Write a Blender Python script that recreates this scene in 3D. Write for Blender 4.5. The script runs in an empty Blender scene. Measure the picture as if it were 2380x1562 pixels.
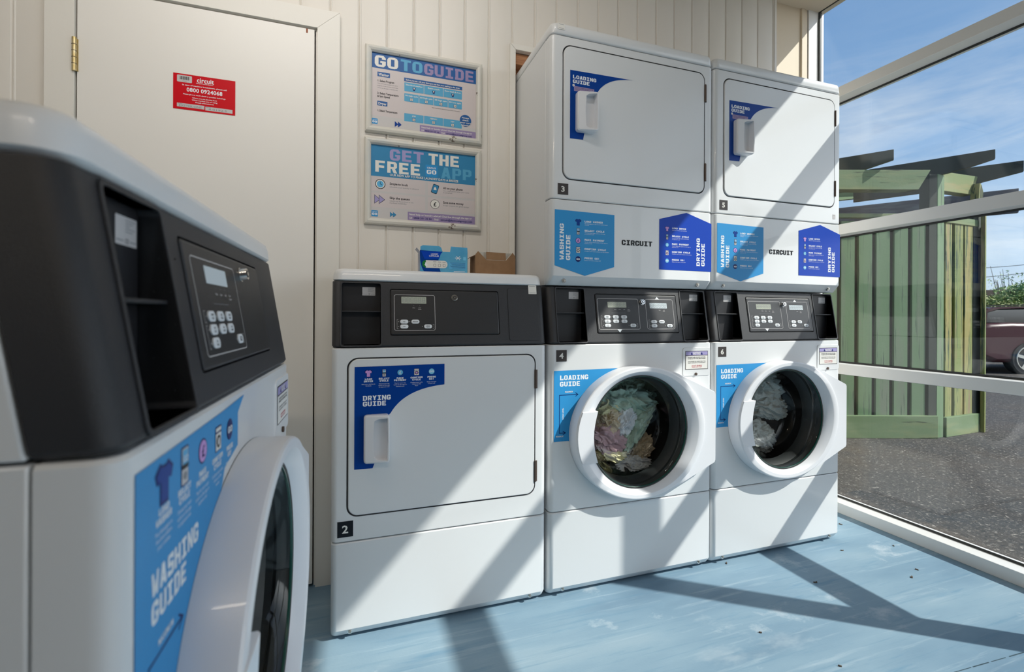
import bpy, bmesh, math, random
from mathutils import Vector, Matrix, noise
random.seed(7)
sc = bpy.context.scene
COL = sc.collection
R = math.radians
# ------------------------------------------------------------------ camera, world, sun, exposure
YAW = R(18.714)
CAM_H = 0.98
cd = bpy.data.cameras.new('camera'); cam = bpy.data.objects.new('camera', cd); COL.objects.link(cam)
cam.location = (0, 0, CAM_H)
cd.sensor_width = 36; cd.lens = 1090.31 / 2380 * 36
cd.shift_y = -(781 - 734.29) / 2380
cd.clip_start = 0.02; cd.clip_end = 400
fw = Vector((math.sin(YAW), math.cos(YAW), 0)); rt = Vector((math.cos(YAW), -math.sin(YAW), 0)); up = Vector((0, 0, 1))
ro = R(0.2608)
r2 = rt * math.cos(ro) + up * math.sin(ro); u2 = -rt * math.sin(ro) + up * math.cos(ro)
cam.rotation_euler = Matrix((r2, u2, -fw)).transposed().to_euler()
cd.dof.use_dof = True; cd.dof.focus_distance = 1.9; cd.dof.aperture_fstop = 4.5
sc.camera = cam
vs = sc.view_settings
sc.display_settings.display_device = 'sRGB'
vs.view_transform = 'Standard'; vs.look = 'None'; vs.gamma = 1; vs.use_curve_mapping = False; vs.exposure = 0.0
sc.cycles.use_denoising = True
sc.cycles.transparent_max_bounces = 24; sc.cycles.max_bounces = 12; sc.cycles.diffuse_bounces = 6; sc.cycles.glossy_bounces = 5
sc.cycles.sample_clamp_indirect = 6
SUN = Vector((1.0, -0.715, 1.05)).normalized()          # towards the sun
sd = bpy.data.lights.new('sun', 'SUN'); so = bpy.data.objects.new('sun', sd); COL.objects.link(so)
sd.energy = 5.6; sd.angle = R(0.6); sd.color = (1.0, 0.955, 0.89)
so.rotation_euler = SUN.to_track_quat('Z', 'Y').to_euler(); so.location = (8, -6, 8)

def lin(c):
    if isinstance(c, str): c = [int(c[i:i + 2], 16) for i in (0, 2, 4)]
    return tuple(((v / 255) / 12.92 if v / 255 <= .04045 else ((v / 255 + .055) / 1.055) ** 2.4) for v in c)

w = bpy.data.worlds.new('sky'); sc.world = w; w.use_nodes = True
nt = w.node_tree; N = nt.nodes; L = nt.links; N.clear()
def nd(t, **k):
    n = N.new(t)
    for a, b in k.items(): setattr(n, a, b)
    return n
out = nd('ShaderNodeOutputWorld'); bg = nd('ShaderNodeBackground'); tc = nd('ShaderNodeTexCoord')
sep = nd('ShaderNodeSeparateXYZ'); L.new(tc.outputs['Generated'], sep.inputs[0])
rmp = nd('ShaderNodeValToRGB'); L.new(sep.outputs['Z'], rmp.inputs[0])
e = rmp.color_ramp.elements
e[0].position = 0.0; e[0].color = (.17, .16, .145, 1)
e[1].position = 1.0; e[1].color = (.12, .25, .56, 1)
for p, c in ((.005, (.50, .62, .74)), (.10, (.42, .60, .82)), (.28, (.27, .46, .76)), (.50, (.19, .36, .66))):
    q = e.new(p); q.color = (*c, 1)
mp = nd('ShaderNodeMapping'); mp.inputs['Scale'].default_value = (1.1, 1.1, 6.5); mp.inputs['Rotation'].default_value = (.22, -.12, .5)
L.new(tc.outputs['Generated'], mp.inputs[0])
nz = nd('ShaderNodeTexNoise'); nz.inputs['Scale'].default_value = 2.1; nz.inputs['Detail'].default_value = 9; nz.inputs['Roughness'].default_value = .62; nz.inputs['Distortion'].default_value = .5
L.new(mp.outputs[0], nz.inputs['Vector'])
cr = nd('ShaderNodeValToRGB'); L.new(nz.outputs['Fac'], cr.inputs[0]); cr.color_ramp.elements[0].position = .44; cr.color_ramp.elements[1].position = .80
mz = nd('ShaderNodeMapRange'); L.new(sep.outputs['Z'], mz.inputs['Value']); mz.inputs['From Min'].default_value = .0; mz.inputs['From Max'].default_value = .12
mh = nd('ShaderNodeMapRange'); L.new(sep.outputs['Z'], mh.inputs['Value']); mh.inputs['From Min'].default_value = .30; mh.inputs['From Max'].default_value = .44; mh.inputs['To Min'].default_value = .9; mh.inputs['To Max'].default_value = .12
mm = nd('ShaderNodeMath', operation='MULTIPLY'); L.new(cr.outputs[0], mm.inputs[0]); L.new(mz.outputs[0], mm.inputs[1])
m3 = nd('ShaderNodeMath', operation='MULTIPLY'); L.new(mm.outputs[0], m3.inputs[0]); L.new(mh.outputs[0], m3.inputs[1])
mix = nd('ShaderNodeMix', data_type='RGBA'); L.new(m3.outputs[0], mix.inputs['Factor']); L.new(rmp.outputs[0], mix.inputs[6]); mix.inputs[7].default_value = (.86, .90, .95, 1)
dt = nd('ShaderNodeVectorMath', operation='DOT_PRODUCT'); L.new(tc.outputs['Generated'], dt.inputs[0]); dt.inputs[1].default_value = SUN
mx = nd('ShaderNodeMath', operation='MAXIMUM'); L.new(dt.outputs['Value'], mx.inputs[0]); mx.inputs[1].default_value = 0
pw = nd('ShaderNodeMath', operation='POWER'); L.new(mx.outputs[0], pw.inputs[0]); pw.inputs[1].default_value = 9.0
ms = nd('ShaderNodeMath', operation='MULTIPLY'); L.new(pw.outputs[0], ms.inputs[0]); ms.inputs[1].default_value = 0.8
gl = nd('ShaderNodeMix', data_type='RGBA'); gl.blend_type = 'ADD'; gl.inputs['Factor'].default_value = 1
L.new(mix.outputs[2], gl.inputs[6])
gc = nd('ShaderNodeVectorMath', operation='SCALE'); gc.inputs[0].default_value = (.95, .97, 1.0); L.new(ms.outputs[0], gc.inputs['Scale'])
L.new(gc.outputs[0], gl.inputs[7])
# added haze glow low on the sun side, out of view, to light the room
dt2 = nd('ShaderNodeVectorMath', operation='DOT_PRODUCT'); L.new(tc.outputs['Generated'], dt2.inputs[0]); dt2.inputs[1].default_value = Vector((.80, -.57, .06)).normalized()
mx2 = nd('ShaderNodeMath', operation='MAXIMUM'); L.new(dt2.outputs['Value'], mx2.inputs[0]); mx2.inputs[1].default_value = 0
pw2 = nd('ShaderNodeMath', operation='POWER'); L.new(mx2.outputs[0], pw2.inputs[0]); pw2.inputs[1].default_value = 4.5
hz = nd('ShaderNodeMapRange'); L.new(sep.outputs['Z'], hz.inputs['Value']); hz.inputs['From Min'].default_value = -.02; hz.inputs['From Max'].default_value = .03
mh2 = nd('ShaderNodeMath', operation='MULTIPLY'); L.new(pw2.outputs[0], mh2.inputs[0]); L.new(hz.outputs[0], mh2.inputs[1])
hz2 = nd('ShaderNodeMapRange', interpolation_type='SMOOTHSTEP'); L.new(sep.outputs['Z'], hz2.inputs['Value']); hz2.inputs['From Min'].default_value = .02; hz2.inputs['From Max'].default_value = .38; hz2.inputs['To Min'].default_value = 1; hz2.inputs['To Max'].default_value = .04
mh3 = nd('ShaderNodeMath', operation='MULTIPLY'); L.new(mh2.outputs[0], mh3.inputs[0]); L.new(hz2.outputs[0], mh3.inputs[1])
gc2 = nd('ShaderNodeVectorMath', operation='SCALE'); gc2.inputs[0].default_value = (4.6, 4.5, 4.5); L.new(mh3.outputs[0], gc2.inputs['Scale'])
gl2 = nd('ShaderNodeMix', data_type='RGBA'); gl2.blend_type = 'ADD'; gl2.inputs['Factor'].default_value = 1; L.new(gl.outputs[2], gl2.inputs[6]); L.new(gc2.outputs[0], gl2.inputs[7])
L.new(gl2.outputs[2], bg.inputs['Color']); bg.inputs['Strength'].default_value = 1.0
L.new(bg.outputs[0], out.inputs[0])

# ------------------------------------------------------------------ materials
MATS = {}
def mat(name, col, rough=.5, metal=0.0, spec=.5, bump=0, bscale=200, var=None, vscale=3, vstretch=(1, 1, 1), coat=0, vdetail=4, vlo=.35, vhi=.65, spots=None):
    if name in MATS: return MATS[name]
    m = bpy.data.materials.new(name); m.use_nodes = True; t = m.node_tree; b = t.nodes['Principled BSDF']
    if isinstance(col, str): col = lin(col)
    b.inputs['Base Color'].default_value = (*col, 1); b.inputs['Roughness'].default_value = rough
    b.inputs['Metallic'].default_value = metal; b.inputs['Specular IOR Level'].default_value = spec
    b.inputs['Coat Weight'].default_value = coat
    co = t.nodes.new('ShaderNodeTexCoord')
    last = None
    if var:
        mpn = t.nodes.new('ShaderNodeMapping'); mpn.inputs['Scale'].default_value = vstretch; t.links.new(co.outputs['Object'], mpn.inputs[0])
        n = t.nodes.new('ShaderNodeTexNoise'); n.inputs['Scale'].default_value = vscale; n.inputs['Detail'].default_value = vdetail; t.links.new(mpn.outputs[0], n.inputs['Vector'])
        r = t.nodes.new('ShaderNodeValToRGB'); t.links.new(n.outputs['Fac'], r.inputs[0])
        cols = [col] + [lin(v) if isinstance(v, str) else v for v in var]
        el = r.color_ramp.elements; el[0].position = vlo; el[0].color = (*cols[0], 1); el[1].position = vhi; el[1].color = (*cols[-1], 1)
        for i, c in enumerate(cols[1:-1]):
            q = el.new(vlo + (vhi - vlo) * (i + 1) / (len(cols) - 1)); q.color = (*c, 1)
        last = r.outputs[0]; t.links.new(last, b.inputs['Base Color'])
    if spots:                       # (colour, scale, threshold lo, hi, stretch)
        for (c, s, lo, hi, st) in spots:
            mpn = t.nodes.new('ShaderNodeMapping'); mpn.inputs['Scale'].default_value = st; t.links.new(co.outputs['Object'], mpn.inputs[0])
            n = t.nodes.new('ShaderNodeTexNoise'); n.inputs['Scale'].default_value = s; n.inputs['Detail'].default_value = 6; n.inputs['Roughness'].default_value = .65; t.links.new(mpn.outputs[0], n.inputs['Vector'])
            mr = t.nodes.new('ShaderNodeMapRange'); mr.inputs['From Min'].default_value = lo; mr.inputs['From Max'].default_value = hi; t.links.new(n.outputs['Fac'], mr.inputs['Value'])
            x = t.nodes.new('ShaderNodeMix'); x.data_type = 'RGBA'; t.links.new(mr.outputs[0], x.inputs['Factor'])
            if last: t.links.new(last, x.inputs[6])
            else: x.inputs[6].default_value = (*col, 1)
            x.inputs[7].default_value = (*(lin(c) if isinstance(c, str) else c), 1); last = x.outputs[2]
        t.links.new(last, b.inputs['Base Color'])
    if bump:
        n = t.nodes.new('ShaderNodeTexNoise'); n.inputs['Scale'].default_value = bscale; n.inputs['Detail'].default_value = 3; t.links.new(co.outputs['Object'], n.inputs['Vector'])
        bp = t.nodes.new('ShaderNodeBump'); bp.inputs['Strength'].default_value = bump; bp.inputs['Distance'].default_value = .002
        t.links.new(n.outputs['Fac'], bp.inputs['Height']); t.links.new(bp.outputs[0], b.inputs['Normal'])
    MATS[name] = m; return m

def glassmat(name, tint=(.94, .97, .96), r0=.07, rough=0.0):
    """clear pane: see-through with a Schlick reflection that is the same from both faces"""
    m = bpy.data.materials.new(name); m.use_nodes = True; t = m.node_tree; t.nodes.clear(); K = t.links.new
    o = t.nodes.new('ShaderNodeOutputMaterial'); x = t.nodes.new('ShaderNodeMixShader'); g = t.nodes.new('ShaderNodeNewGeometry')
    tr = t.nodes.new('ShaderNodeBsdfTransparent'); tr.inputs[0].default_value = (*tint, 1)
    gl_ = t.nodes.new('ShaderNodeBsdfGlossy'); gl_.inputs['Roughness'].default_value = rough
    d = t.nodes.new('ShaderNodeVectorMath'); d.operation = 'DOT_PRODUCT'; K(g.outputs['Incoming'], d.inputs[0]); K(g.outputs['True Normal'], d.inputs[1])
    def M(op, a, b=None):
        n = t.nodes.new('ShaderNodeMath'); n.operation = op; n.use_clamp = op != 'ABSOLUTE'
        for i, v in enumerate((a, b)):
            if v is None: continue
            if isinstance(v, (int, float)): n.inputs[i].default_value = v
            else: K(v, n.inputs[i])
        return n.outputs[0]
    c = M('SUBTRACT', 1.0, M('ABSOLUTE', d.outputs['Value'])); p = M('POWER', c, 5.0); f = M('ADD', M('MULTIPLY', p, 1 - r0), r0)
    K(f, x.inputs[0]); K(tr.outputs[0], x.inputs[1]); K(gl_.outputs[0], x.inputs[2]); K(x.outputs[0], o.inputs[0])
    MATS[name] = m; return m

WHITE = mat('white_enamel', (.71, .725, .735), .32, coat=.25, bump=.02, bscale=90)
LIDW = mat('white_lid', (.76, .77, .78), .36, coat=.2)
PLAST = mat('white_plastic', (.76, .77, .80), .33, coat=.15)
BLACK = mat('black_textured_plastic', (.020, .0205, .024), .46, bump=.35, bscale=900)
BLACK2 = mat('black_panel_plastic', (.014, .0145, .017), .38, bump=.25, bscale=1100)
DARK = mat('dark_cavity', (.013, .013, .016), .5)
RUB = mat('grey_rubber', (.022, .025, .026), .5)
CHROME = mat('chrome', (.75, .74, .72), .18, 1.0)
STEEL = mat('drum_steel', (.05, .05, .052), .35, .6)
STEELB = mat('zinc_bolt', (.35, .34, .31), .4, .8)
BRASS = mat('worn_brass', (.52, .40, .17), .38, .8, var=[(.60, .52, .33)], vscale=60)
BROWNM = mat('brown_hinge_metal', (.10, .07, .055), .5, .5)
WALLP = mat('painted_boards', (.74, .71, .66), .48, bump=.12, bscale=60, spots=[((.68, .65, .58), 1.3, .52, .72, (1, 1, .4))])
TRIMP = mat('painted_trim', (.76, .74, .69), .45, bump=.15, bscale=50, spots=[((.66, .61, .52), 9, .66, .74, (1, 1, .2))])
DOORP = mat('painted_door', (.82, .80, .76), .42, bump=.05, bscale=30)
CREAM = mat('cream_plaster', (.70, .60, .46), .6, bump=.1, bscale=40)
ALU = mat('white_powder_aluminium', (.78, .77, .75), .35, coat=.1)
GASK = mat('black_gasket', (.02, .022, .02), .5)
GLASS = glassmat('window_glass', (.965, .985, .98), .032)
BOWL = glassmat('bowl_glass', (.975, .99, .985), .03)
WOOD = mat('raw_timber', (.42, .20, .09), .7, var=[(.30, .13, .06)], vscale=10, vstretch=(1, 8, 20))
VOID = mat('dark_room_paint', (.03, .027, .025), .8)
FRAMEP = mat('chipped_white_frame', (.66, .64, .58), .45, spots=[((.13, .09, .07), 14, .655, .68, (1, 1, 1)), ((.52, .56, .57), 5, .5, .7, (1, 1, 1))])
FLOOR = mat('blue_vinyl_floor', (.155, .25, .34), .5, var=[(.20, .31, .405), (.245, .36, .45), (.31, .415, .49)], vscale=1.9, vstretch=(.7, 2.4, 1), vdetail=12, vlo=.30, vhi=.72, bump=.12, bscale=120,
            spots=[((.11, .25, .38), 5.0, .60, .78, (.35, 3.2, 1)), ((.42, .50, .56), 1.6, .60, .78, (.8, 1.8, 1)), ((.42, .52, .59), 9, .56, .86, (.22, 3.6, 1)), ((.12, .25, .36), 11, .56, .86, (.20, 4.2, 1)), ((.46, .54, .60), 3.4, .60, .72, (1, 1.4, 1)), ((.03, .07, .09), 38, .75, .765, (1, 1, 1))], spec=.12)
SEAM = mat('floor_seam', (.02, .05, .07), .7)
def sp(c, s, lo, hi): return (c, s, lo, hi, (1, 1, 1))
ASPH = mat('asphalt', (.036, .032, .029), .85, bump=1.0, bscale=70, spots=[((.055, .041, .030), .9, .45, .62, (1, 1, 1)), ((.024, .025, .028), 1.7, .52, .66, (1, 1, 1)), sp((.30, .27, .235), 46, .60, .63), sp((.13, .115, .10), 90, .56, .60), sp((.010, .010, .010), 38, .58, .64)])
def green(name, base, alt, dk, yl, flat_=False):
    if flat_: return mat(name, base, .7, var=[alt], vscale=3, vstretch=(.5, .5, 3), bump=.3, bscale=60, spots=[(yl, 2.2, .50, .66, (.6, .6, 4)), (dk, 3.4, .60, .66, (.8, .8, 12))])
    return mat(name, base, .7, var=[alt], vscale=3, vstretch=(1, 1, .5), bump=.3, bscale=60,
               spots=[(yl, 2.2, .48, .60, (4, 4, .30)), (dk, 3.2, .555, .60, (11, 11, .55)), ((.24, .17, .09), 1.6, .57, .66, (5, 5, .4)), (dk, 14, .60, .64, (6, 6, .35))])
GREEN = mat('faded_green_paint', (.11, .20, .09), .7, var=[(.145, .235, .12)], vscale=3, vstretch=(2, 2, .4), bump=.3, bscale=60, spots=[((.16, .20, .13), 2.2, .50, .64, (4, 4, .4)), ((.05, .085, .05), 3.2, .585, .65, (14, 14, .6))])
GREENH = green('faded_green_beam_paint', (.13, .20, .085), (.17, .24, .12), (.04, .06, .03), (.22, .25, .11), True)
GREENY = green('yellowed_green_beam_paint', (.17, .24, .09), (.24, .26, .10), (.04, .06, .03), (.32, .26, .11), True)
GREEN2 = green('yellowed_green_paint', (.17, .22, .055), (.23, .25, .08), (.025, .055, .02), (.32, .27, .09))
GREEND = mat('shaded_green_timber', (.035, .042, .034), .8, var=[(.06, .07, .052)], vscale=2, bump=.3, bscale=40)  # dark green: shade painted into post faces, rafters and slat gaps
GREYW = mat('weathered_grey_timber', (.07, .065, .08), .85, var=[(.14, .14, .15)], vscale=5, vstretch=(1, 1, 6))
BROWNF = mat('brown_fence', (.09, .06, .04), .85, var=[(.05, .035, .025)], vscale=4, vstretch=(6, 6, .4))
LEAF = mat('leaf_green', (.10, .20, .03), .6, var=[(.22, .34, .06)], vscale=6)
LEAF2 = mat('leaf_yellow_green', (.25, .30, .05), .6, var=[(.12, .18, .03)], vscale=6)
BARK = mat('bark', (.10, .075, .05), .9)
CARP = mat('dark_red_car_paint', (.045, .002, .009), .35, .0, spec=.25, coat=.1)
CARG = mat('car_glass', (.012, .016, .018), .06, spec=.8)
TYRE = mat('tyre_rubber', (.015, .015, .016), .8)
ALLOY = mat('alloy_wheel', (.55, .54, .48), .35, .6)
def ink(name, c, rough=.38): return mat('ink_' + name, lin(c), rough, spec=.16)
INK = {k: ink(k, v) for k, v in dict(white='E9EEF2', sky='3593D0', sky2='62B2DE', navy='0E1F66', blue='003C90', blue2='0542B4', black='1B1E24', grey='8A8D92', lilac='A29BC8', pink='C79AD8', red='CC0018',
        green='1E7A3E', lgrey='C9C6C6', paper='CFC6C6', teal='3A86B4', label='44403F', lcd='B4B9A9', lcd2='D3DDE2', cyan='7CC8EA', dteal='2B5E9C', mauve='9A8BB2', aqua='5BA6CC', btn='DCE0E4', redt='C84650', kraft='8A6442', off='E4E2DC').items()}

# ------------------------------------------------------------------ mesh helpers
class MB:
    def __init__(s): s.v = []; s.f = []; s.m = []; s.mats = []
    def mi(s, m):
        if m not in s.mats: s.mats.append(m)
        return s.mats.index(m)
    def add(s, vs_, fs, m):
        o = len(s.v); k = s.mi(m); s.v += [tuple(v) for v in vs_]
        for f in fs: s.f.append(tuple(i + o for i in f)); s.m.append(k)
        return s
    def box(s, a, b, m):
        (x0, y0, z0), (x1, y1, z1) = a, b
        return s.add([(x0, y0, z0), (x1, y0, z0), (x1, y1, z0), (x0, y1, z0), (x0, y0, z1), (x1, y0, z1), (x1, y1, z1), (x0, y1, z1)],
                     [(0, 3, 2, 1), (4, 5, 6, 7), (0, 1, 5, 4), (1, 2, 6, 5), (2, 3, 7, 6), (3, 0, 4, 7)], m)
    def obox(s, c, ax, ay, az, m):        # centre and three half-axis vectors
        c, ax, ay, az = map(Vector, (c, ax, ay, az)); P = []
        for k in (-1, 1):
            for i, j in ((-1, -1), (1, -1), (1, 1), (-1, 1)): P.append(c + ax * i + ay * j + az * k)
        return s.add(P, [(0, 3, 2, 1), (4, 5, 6, 7), (0, 1, 5, 4), (1, 2, 6, 5), (2, 3, 7, 6), (3, 0, 4, 7)], m)
    def loft(s, rings, m, caps=True, closed=True):
        n = len(rings[0]); P = [p for r in rings for p in r]; F = []
        for k in range(len(rings) - 1):
            for i in range(n if closed else n - 1):
                j = (i + 1) % n; F.append((k * n + i, k * n + j, (k + 1) * n + j, (k + 1) * n + i))
        if caps: F.append(tuple(range(n))[::-1]); F.append(tuple(range((len(rings) - 1) * n, len(rings) * n)))
        return s.add(P, F, m)
    def prism(s, pts, off, m):            # polygon pts (3D) swept by off
        off = Vector(off); a = [Vector(p) for p in pts]; return s.loft([a, [p + off for p in a]], m)
    def cyl(s, a, b, r, m, n=24, r2_=None):
        a, b = Vector(a), Vector(b); d = (b - a).normalized(); q = d.to_track_quat('Z', 'Y').to_matrix(); x, y = q.col[0], q.col[1]
        r2_ = r if r2_ is None else r2_
        return s.loft([[c + (x * math.cos(t) + y * math.sin(t)) * rr for t in [2 * math.pi * i / n for i in range(n)]] for c, rr in ((a, r), (b, r2_))], m)
    def mesh(s, name='m'):
        me = bpy.data.meshes.new(name); me.from_pydata(s.v, [], s.f)
        for m in s.mats: me.materials.append(m)
        for p, k in zip(me.polygons, s.m): p.material_index = k
        b = bmesh.new(); b.from_mesh(me); bmesh.ops.recalc_face_normals(b, faces=b.faces); b.to_mesh(me); b.free(); me.update(); return me

def link(name, me, parent=None, smooth=35, bevel=0, bseg=2):
    o = bpy.data.objects.new(name, me); COL.objects.link(o)
    if parent: o.parent = parent
    if smooth:
        for p in me.polygons: p.use_smooth = True
        me.set_sharp_from_angle(angle=R(smooth))
    if bevel:
        b = o.modifiers.new('bevel', 'BEVEL'); b.width = bevel; b.segments = bseg; b.limit_method = 'ANGLE'; b.angle_limit = R(40); b.harden_normals = False
    return o
def obj(name, mb, parent=None, smooth=35, bevel=0, bseg=2):
    me = mb.mesh(name)
    me.name = name
    return link(name, me, parent, smooth, bevel, bseg)
def tag(o, label, cat, group=None):
    o['label'] = label; o['category'] = cat
    if group: o['group'] = group
    return o
def thing(name, label, cat, loc=(0, 0, 0), rz=0, group=None):
    o = bpy.data.objects.new(name, None); COL.objects.link(o); o.location = loc; o.rotation_euler = (0, 0, rz); o.empty_display_size = .1
    return tag(o, label, cat, group)
def struct(name, mb, smooth=35, bevel=0, parent=None):
    o = obj(name, mb, parent, smooth, bevel)
    if not parent: o['kind'] = 'structure'
    return o
def cut(me, cutters):
    """boolean difference, applied straight away"""
    a = bpy.data.objects.new('tmp', me); COL.objects.link(a); cs = []
    for c in cutters:
        b = bpy.data.objects.new('tmpc', c.mesh('tmpc')); COL.objects.link(b); cs.append(b)
        md = a.modifiers.new('b', 'BOOLEAN'); md.operation = 'DIFFERENCE'; md.object = b; md.solver = 'EXACT'; md.material_mode = 'TRANSFER'
    bpy.context.view_layer.update()
    r = bpy.data.meshes.new_from_object(a.evaluated_get(bpy.context.evaluated_depsgraph_get()))
    for b in cs + [a]: bpy.data.objects.remove(b)
    return r
def rrect(x0, x1, z0, z1, r, n=5, ell=None):
    P = []
    for cx, cz, a0 in ((x1 - r, z1 - r, 0), (x0 + r, z1 - r, 90), (x0 + r, z0 + r, 180), (x1 - r, z0 + r, 270)):
        for i in range(n + 1):
            a = R(a0 + 90 * i / n); P.append((cx + r * math.cos(a), cz + r * math.sin(a)))
    return P
def outline(x0, x1, y0, y1, rf, ins=0, n=6, sh=0):
    """plan outline of a cabinet: rounded front corners, square back corners"""
    x0 += ins; x1 -= ins; y0 += ins; rf = max(rf - ins * .5, .001); P = []
    for cx, a0 in ((x1 - rf, 270), (x0 + rf, 180)):
        seg = []
        for i in range(n + 1):
            a = R(a0 + 90 * i / n); seg.append((cx + rf * math.cos(a), y0 + rf + rf * math.sin(a) + sh))
        P.append(seg)
    return P[1] + P[0] + [(x1, y1 + sh), (x0, y1 + sh)]

# ------------------------------------------------------------------ lettering
CH = [chr(i) for i in range(33, 127)] + ['£']
GL = {}
def build_glyphs():
    tmp = []
    for wt, off in (('r', 0.0), ('b', .022)):
        for c in CH:
            for kind, body in (('g', c), ('a', c + '|')):
                cu = bpy.data.curves.new('t', 'FONT'); cu.body = body; cu.size = 1; cu.resolution_u = 2; cu.offset = off; cu.fill_mode = 'FRONT'
                o = bpy.data.objects.new('t', cu); COL.objects.link(o); tmp.append((wt, c, kind, o))
    bpy.context.view_layer.update(); dg = bpy.context.evaluated_depsgraph_get(); ms_ = {}
    for wt, c, kind, o in tmp:
        me = bpy.data.meshes.new_from_object(o.evaluated_get(dg)); V = [(v.co.x, v.co.y) for v in me.vertices]; F = [tuple(p.vertices) for p in me.polygons]
        ms_[wt, c, kind] = (V, F); bpy.data.meshes.remove(me)
    for wt in 'rb':
        bar = [v[0] for v in ms_[wt, '|', 'g'][0]]; bmax = max(bar)
        for c in CH:
            V, F = ms_[wt, c, 'g']; A = ms_[wt, c, 'a'][0]
            GL[wt, c] = (V, F, max(p[0] for p in A) - bmax)
    for _, _, _, o in tmp:
        cu = o.data; bpy.data.objects.remove(o); bpy.data.curves.remove(cu)
build_glyphs()
def _r(*a): return [(a[0], a[1]), (a[2], a[1]), (a[2], a[3]), (a[0], a[3])]
BF = {  # block capitals in a unit cell, as polygons
 'A': [[(0, 0), (.34, 0), (.62, 1), (.3, 1)], [(1, 0), (.66, 0), (.38, 1), (.7, 1)], _r(.2, .17, .8, .36)],
 'C': [[(0, .25), (.12, .06), (.34, 0), (.34, 1), (.12, .94), (0, .75)], _r(.3, .8, .8, 1), _r(.3, 0, .8, .2), [(.64, .62), (1, .62), (1, .8), (.8, 1), (.64, .95)], [(.64, .38), (1, .38), (1, .2), (.8, 0), (.64, .05)]],
 'D': [_r(.04, 0, .36, 1), _r(.0, .8, .7, 1), _r(.0, 0, .7, .2), [(.66, 0), (.7, 0), (.92, .1), (1, .28), (1, .72), (.92, .9), (.7, 1), (.66, 1)]],
 'E': [_r(.04, 0, .38, 1), _r(.04, .8, .95, 1), _r(.04, .4, .88, .6), _r(.04, 0, .97, .2)],
 'F': [_r(.04, 0, .38, 1), _r(.04, .8, .95, 1), _r(.04, .38, .88, .58)],
 'G': [[(0, .25), (.12, .06), (.34, 0), (.34, 1), (.12, .94), (0, .75)], _r(.3, .8, .8, 1), _r(.3, 0, .8, .2), [(.64, .66), (1, .66), (1, .8), (.8, 1), (.64, .95)], _r(.5, .36, 1, .53), [(.66, .5), (1, .5), (1, .2), (.8, 0), (.66, .05)]],
 'H': [_r(0, 0, .34, 1), _r(.66, 0, 1, 1), _r(.3, .4, .7, .6)],
 'I': [_r(.33, 0, .67, 1), _r(.08, .8, .92, 1), _r(.08, 0, .92, .2)],
 'K': [_r(.02, 0, .35, 1), [(.3, .42), (.64, 1), (1, 1), (.55, .5), (1, 0), (.64, 0), (.3, .58)]],
 'L': [_r(.04, 0, .38, 1), _r(.04, 0, .97, .2), _r(.72, .15, .97, .34)],
 'M': [_r(0, 0, .29, 1), _r(.71, 0, 1, 1), [(.2, 1), (.42, 1), (.5, .72), (.58, 1), (.8, 1), (.6, .36), (.4, .36)]],
 'N': [_r(0, 0, .31, 1), _r(.69, 0, 1, 1), [(.04, 1), (.33, 1), (.96, 0), (.67, 0)]],
 'O': [[(0, .25), (.12, .06), (.34, 0), (.34, 1), (.12, .94), (0, .75)], [(1, .25), (.88, .06), (.66, 0), (.66, 1), (.88, .94), (1, .75)], _r(.3, .8, .7, 1), _r(.3, 0, .7, .2)],
 'P': [_r(.04, 0, .38, 1), _r(.3, .8, .78, 1), _r(.3, .34, .78, .52), [(.66, .34), (.8, .34), (1, .48), (1, .86), (.8, 1), (.66, 1)]],
 'R': [_r(.04, 0, .36, 1), _r(.3, .8, .78, 1), _r(.3, .36, .78, .54), [(.66, .36), (.8, .38), (.97, .5), (.97, .86), (.8, 1), (.66, 1)], [(.45, .4), (.76, .42), (1, 0), (.66, 0)]],
 'S': [_r(.1, .8, .92, 1), _r(.1, 0, .9, .2), _r(.2, .4, .8, .6), [(.02, .5), (.02, .86), (.14, 1), (.36, 1), (.36, .4), (.14, .4)], [(.98, .5), (.98, .14), (.86, 0), (.64, 0), (.64, .6), (.86, .6)], _r(.02, .05, .34, .3), _r(.66, .7, .97, .95)],
 'T': [_r(.33, 0, .67, 1), _r(0, .8, 1, 1)],
 'U': [[(0, 1), (.33, 1), (.33, 0), (.14, .06), (0, .25)], [(1, 1), (.67, 1), (.67, 0), (.86, .06), (1, .25)], _r(.28, 0, .72, .2)],
 'W': [[(0, 1), (.28, 1), (.36, .3), (.46, .7), (.54, .7), (.64, .3), (.72, 1), (1, 1), (.86, 0), (.58, 0), (.5, .34), (.42, 0), (.14, 0)]],
 'Y': [_r(.33, 0, .67, .5), [(0, 1), (.34, 1), (.67, .45), (.33, .4)], [(1, 1), (.66, 1), (.33, .45), (.67, .4)]],
 '!': [_r(.34, .34, .66, 1), _r(.34, 0, .66, .2)]}
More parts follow.
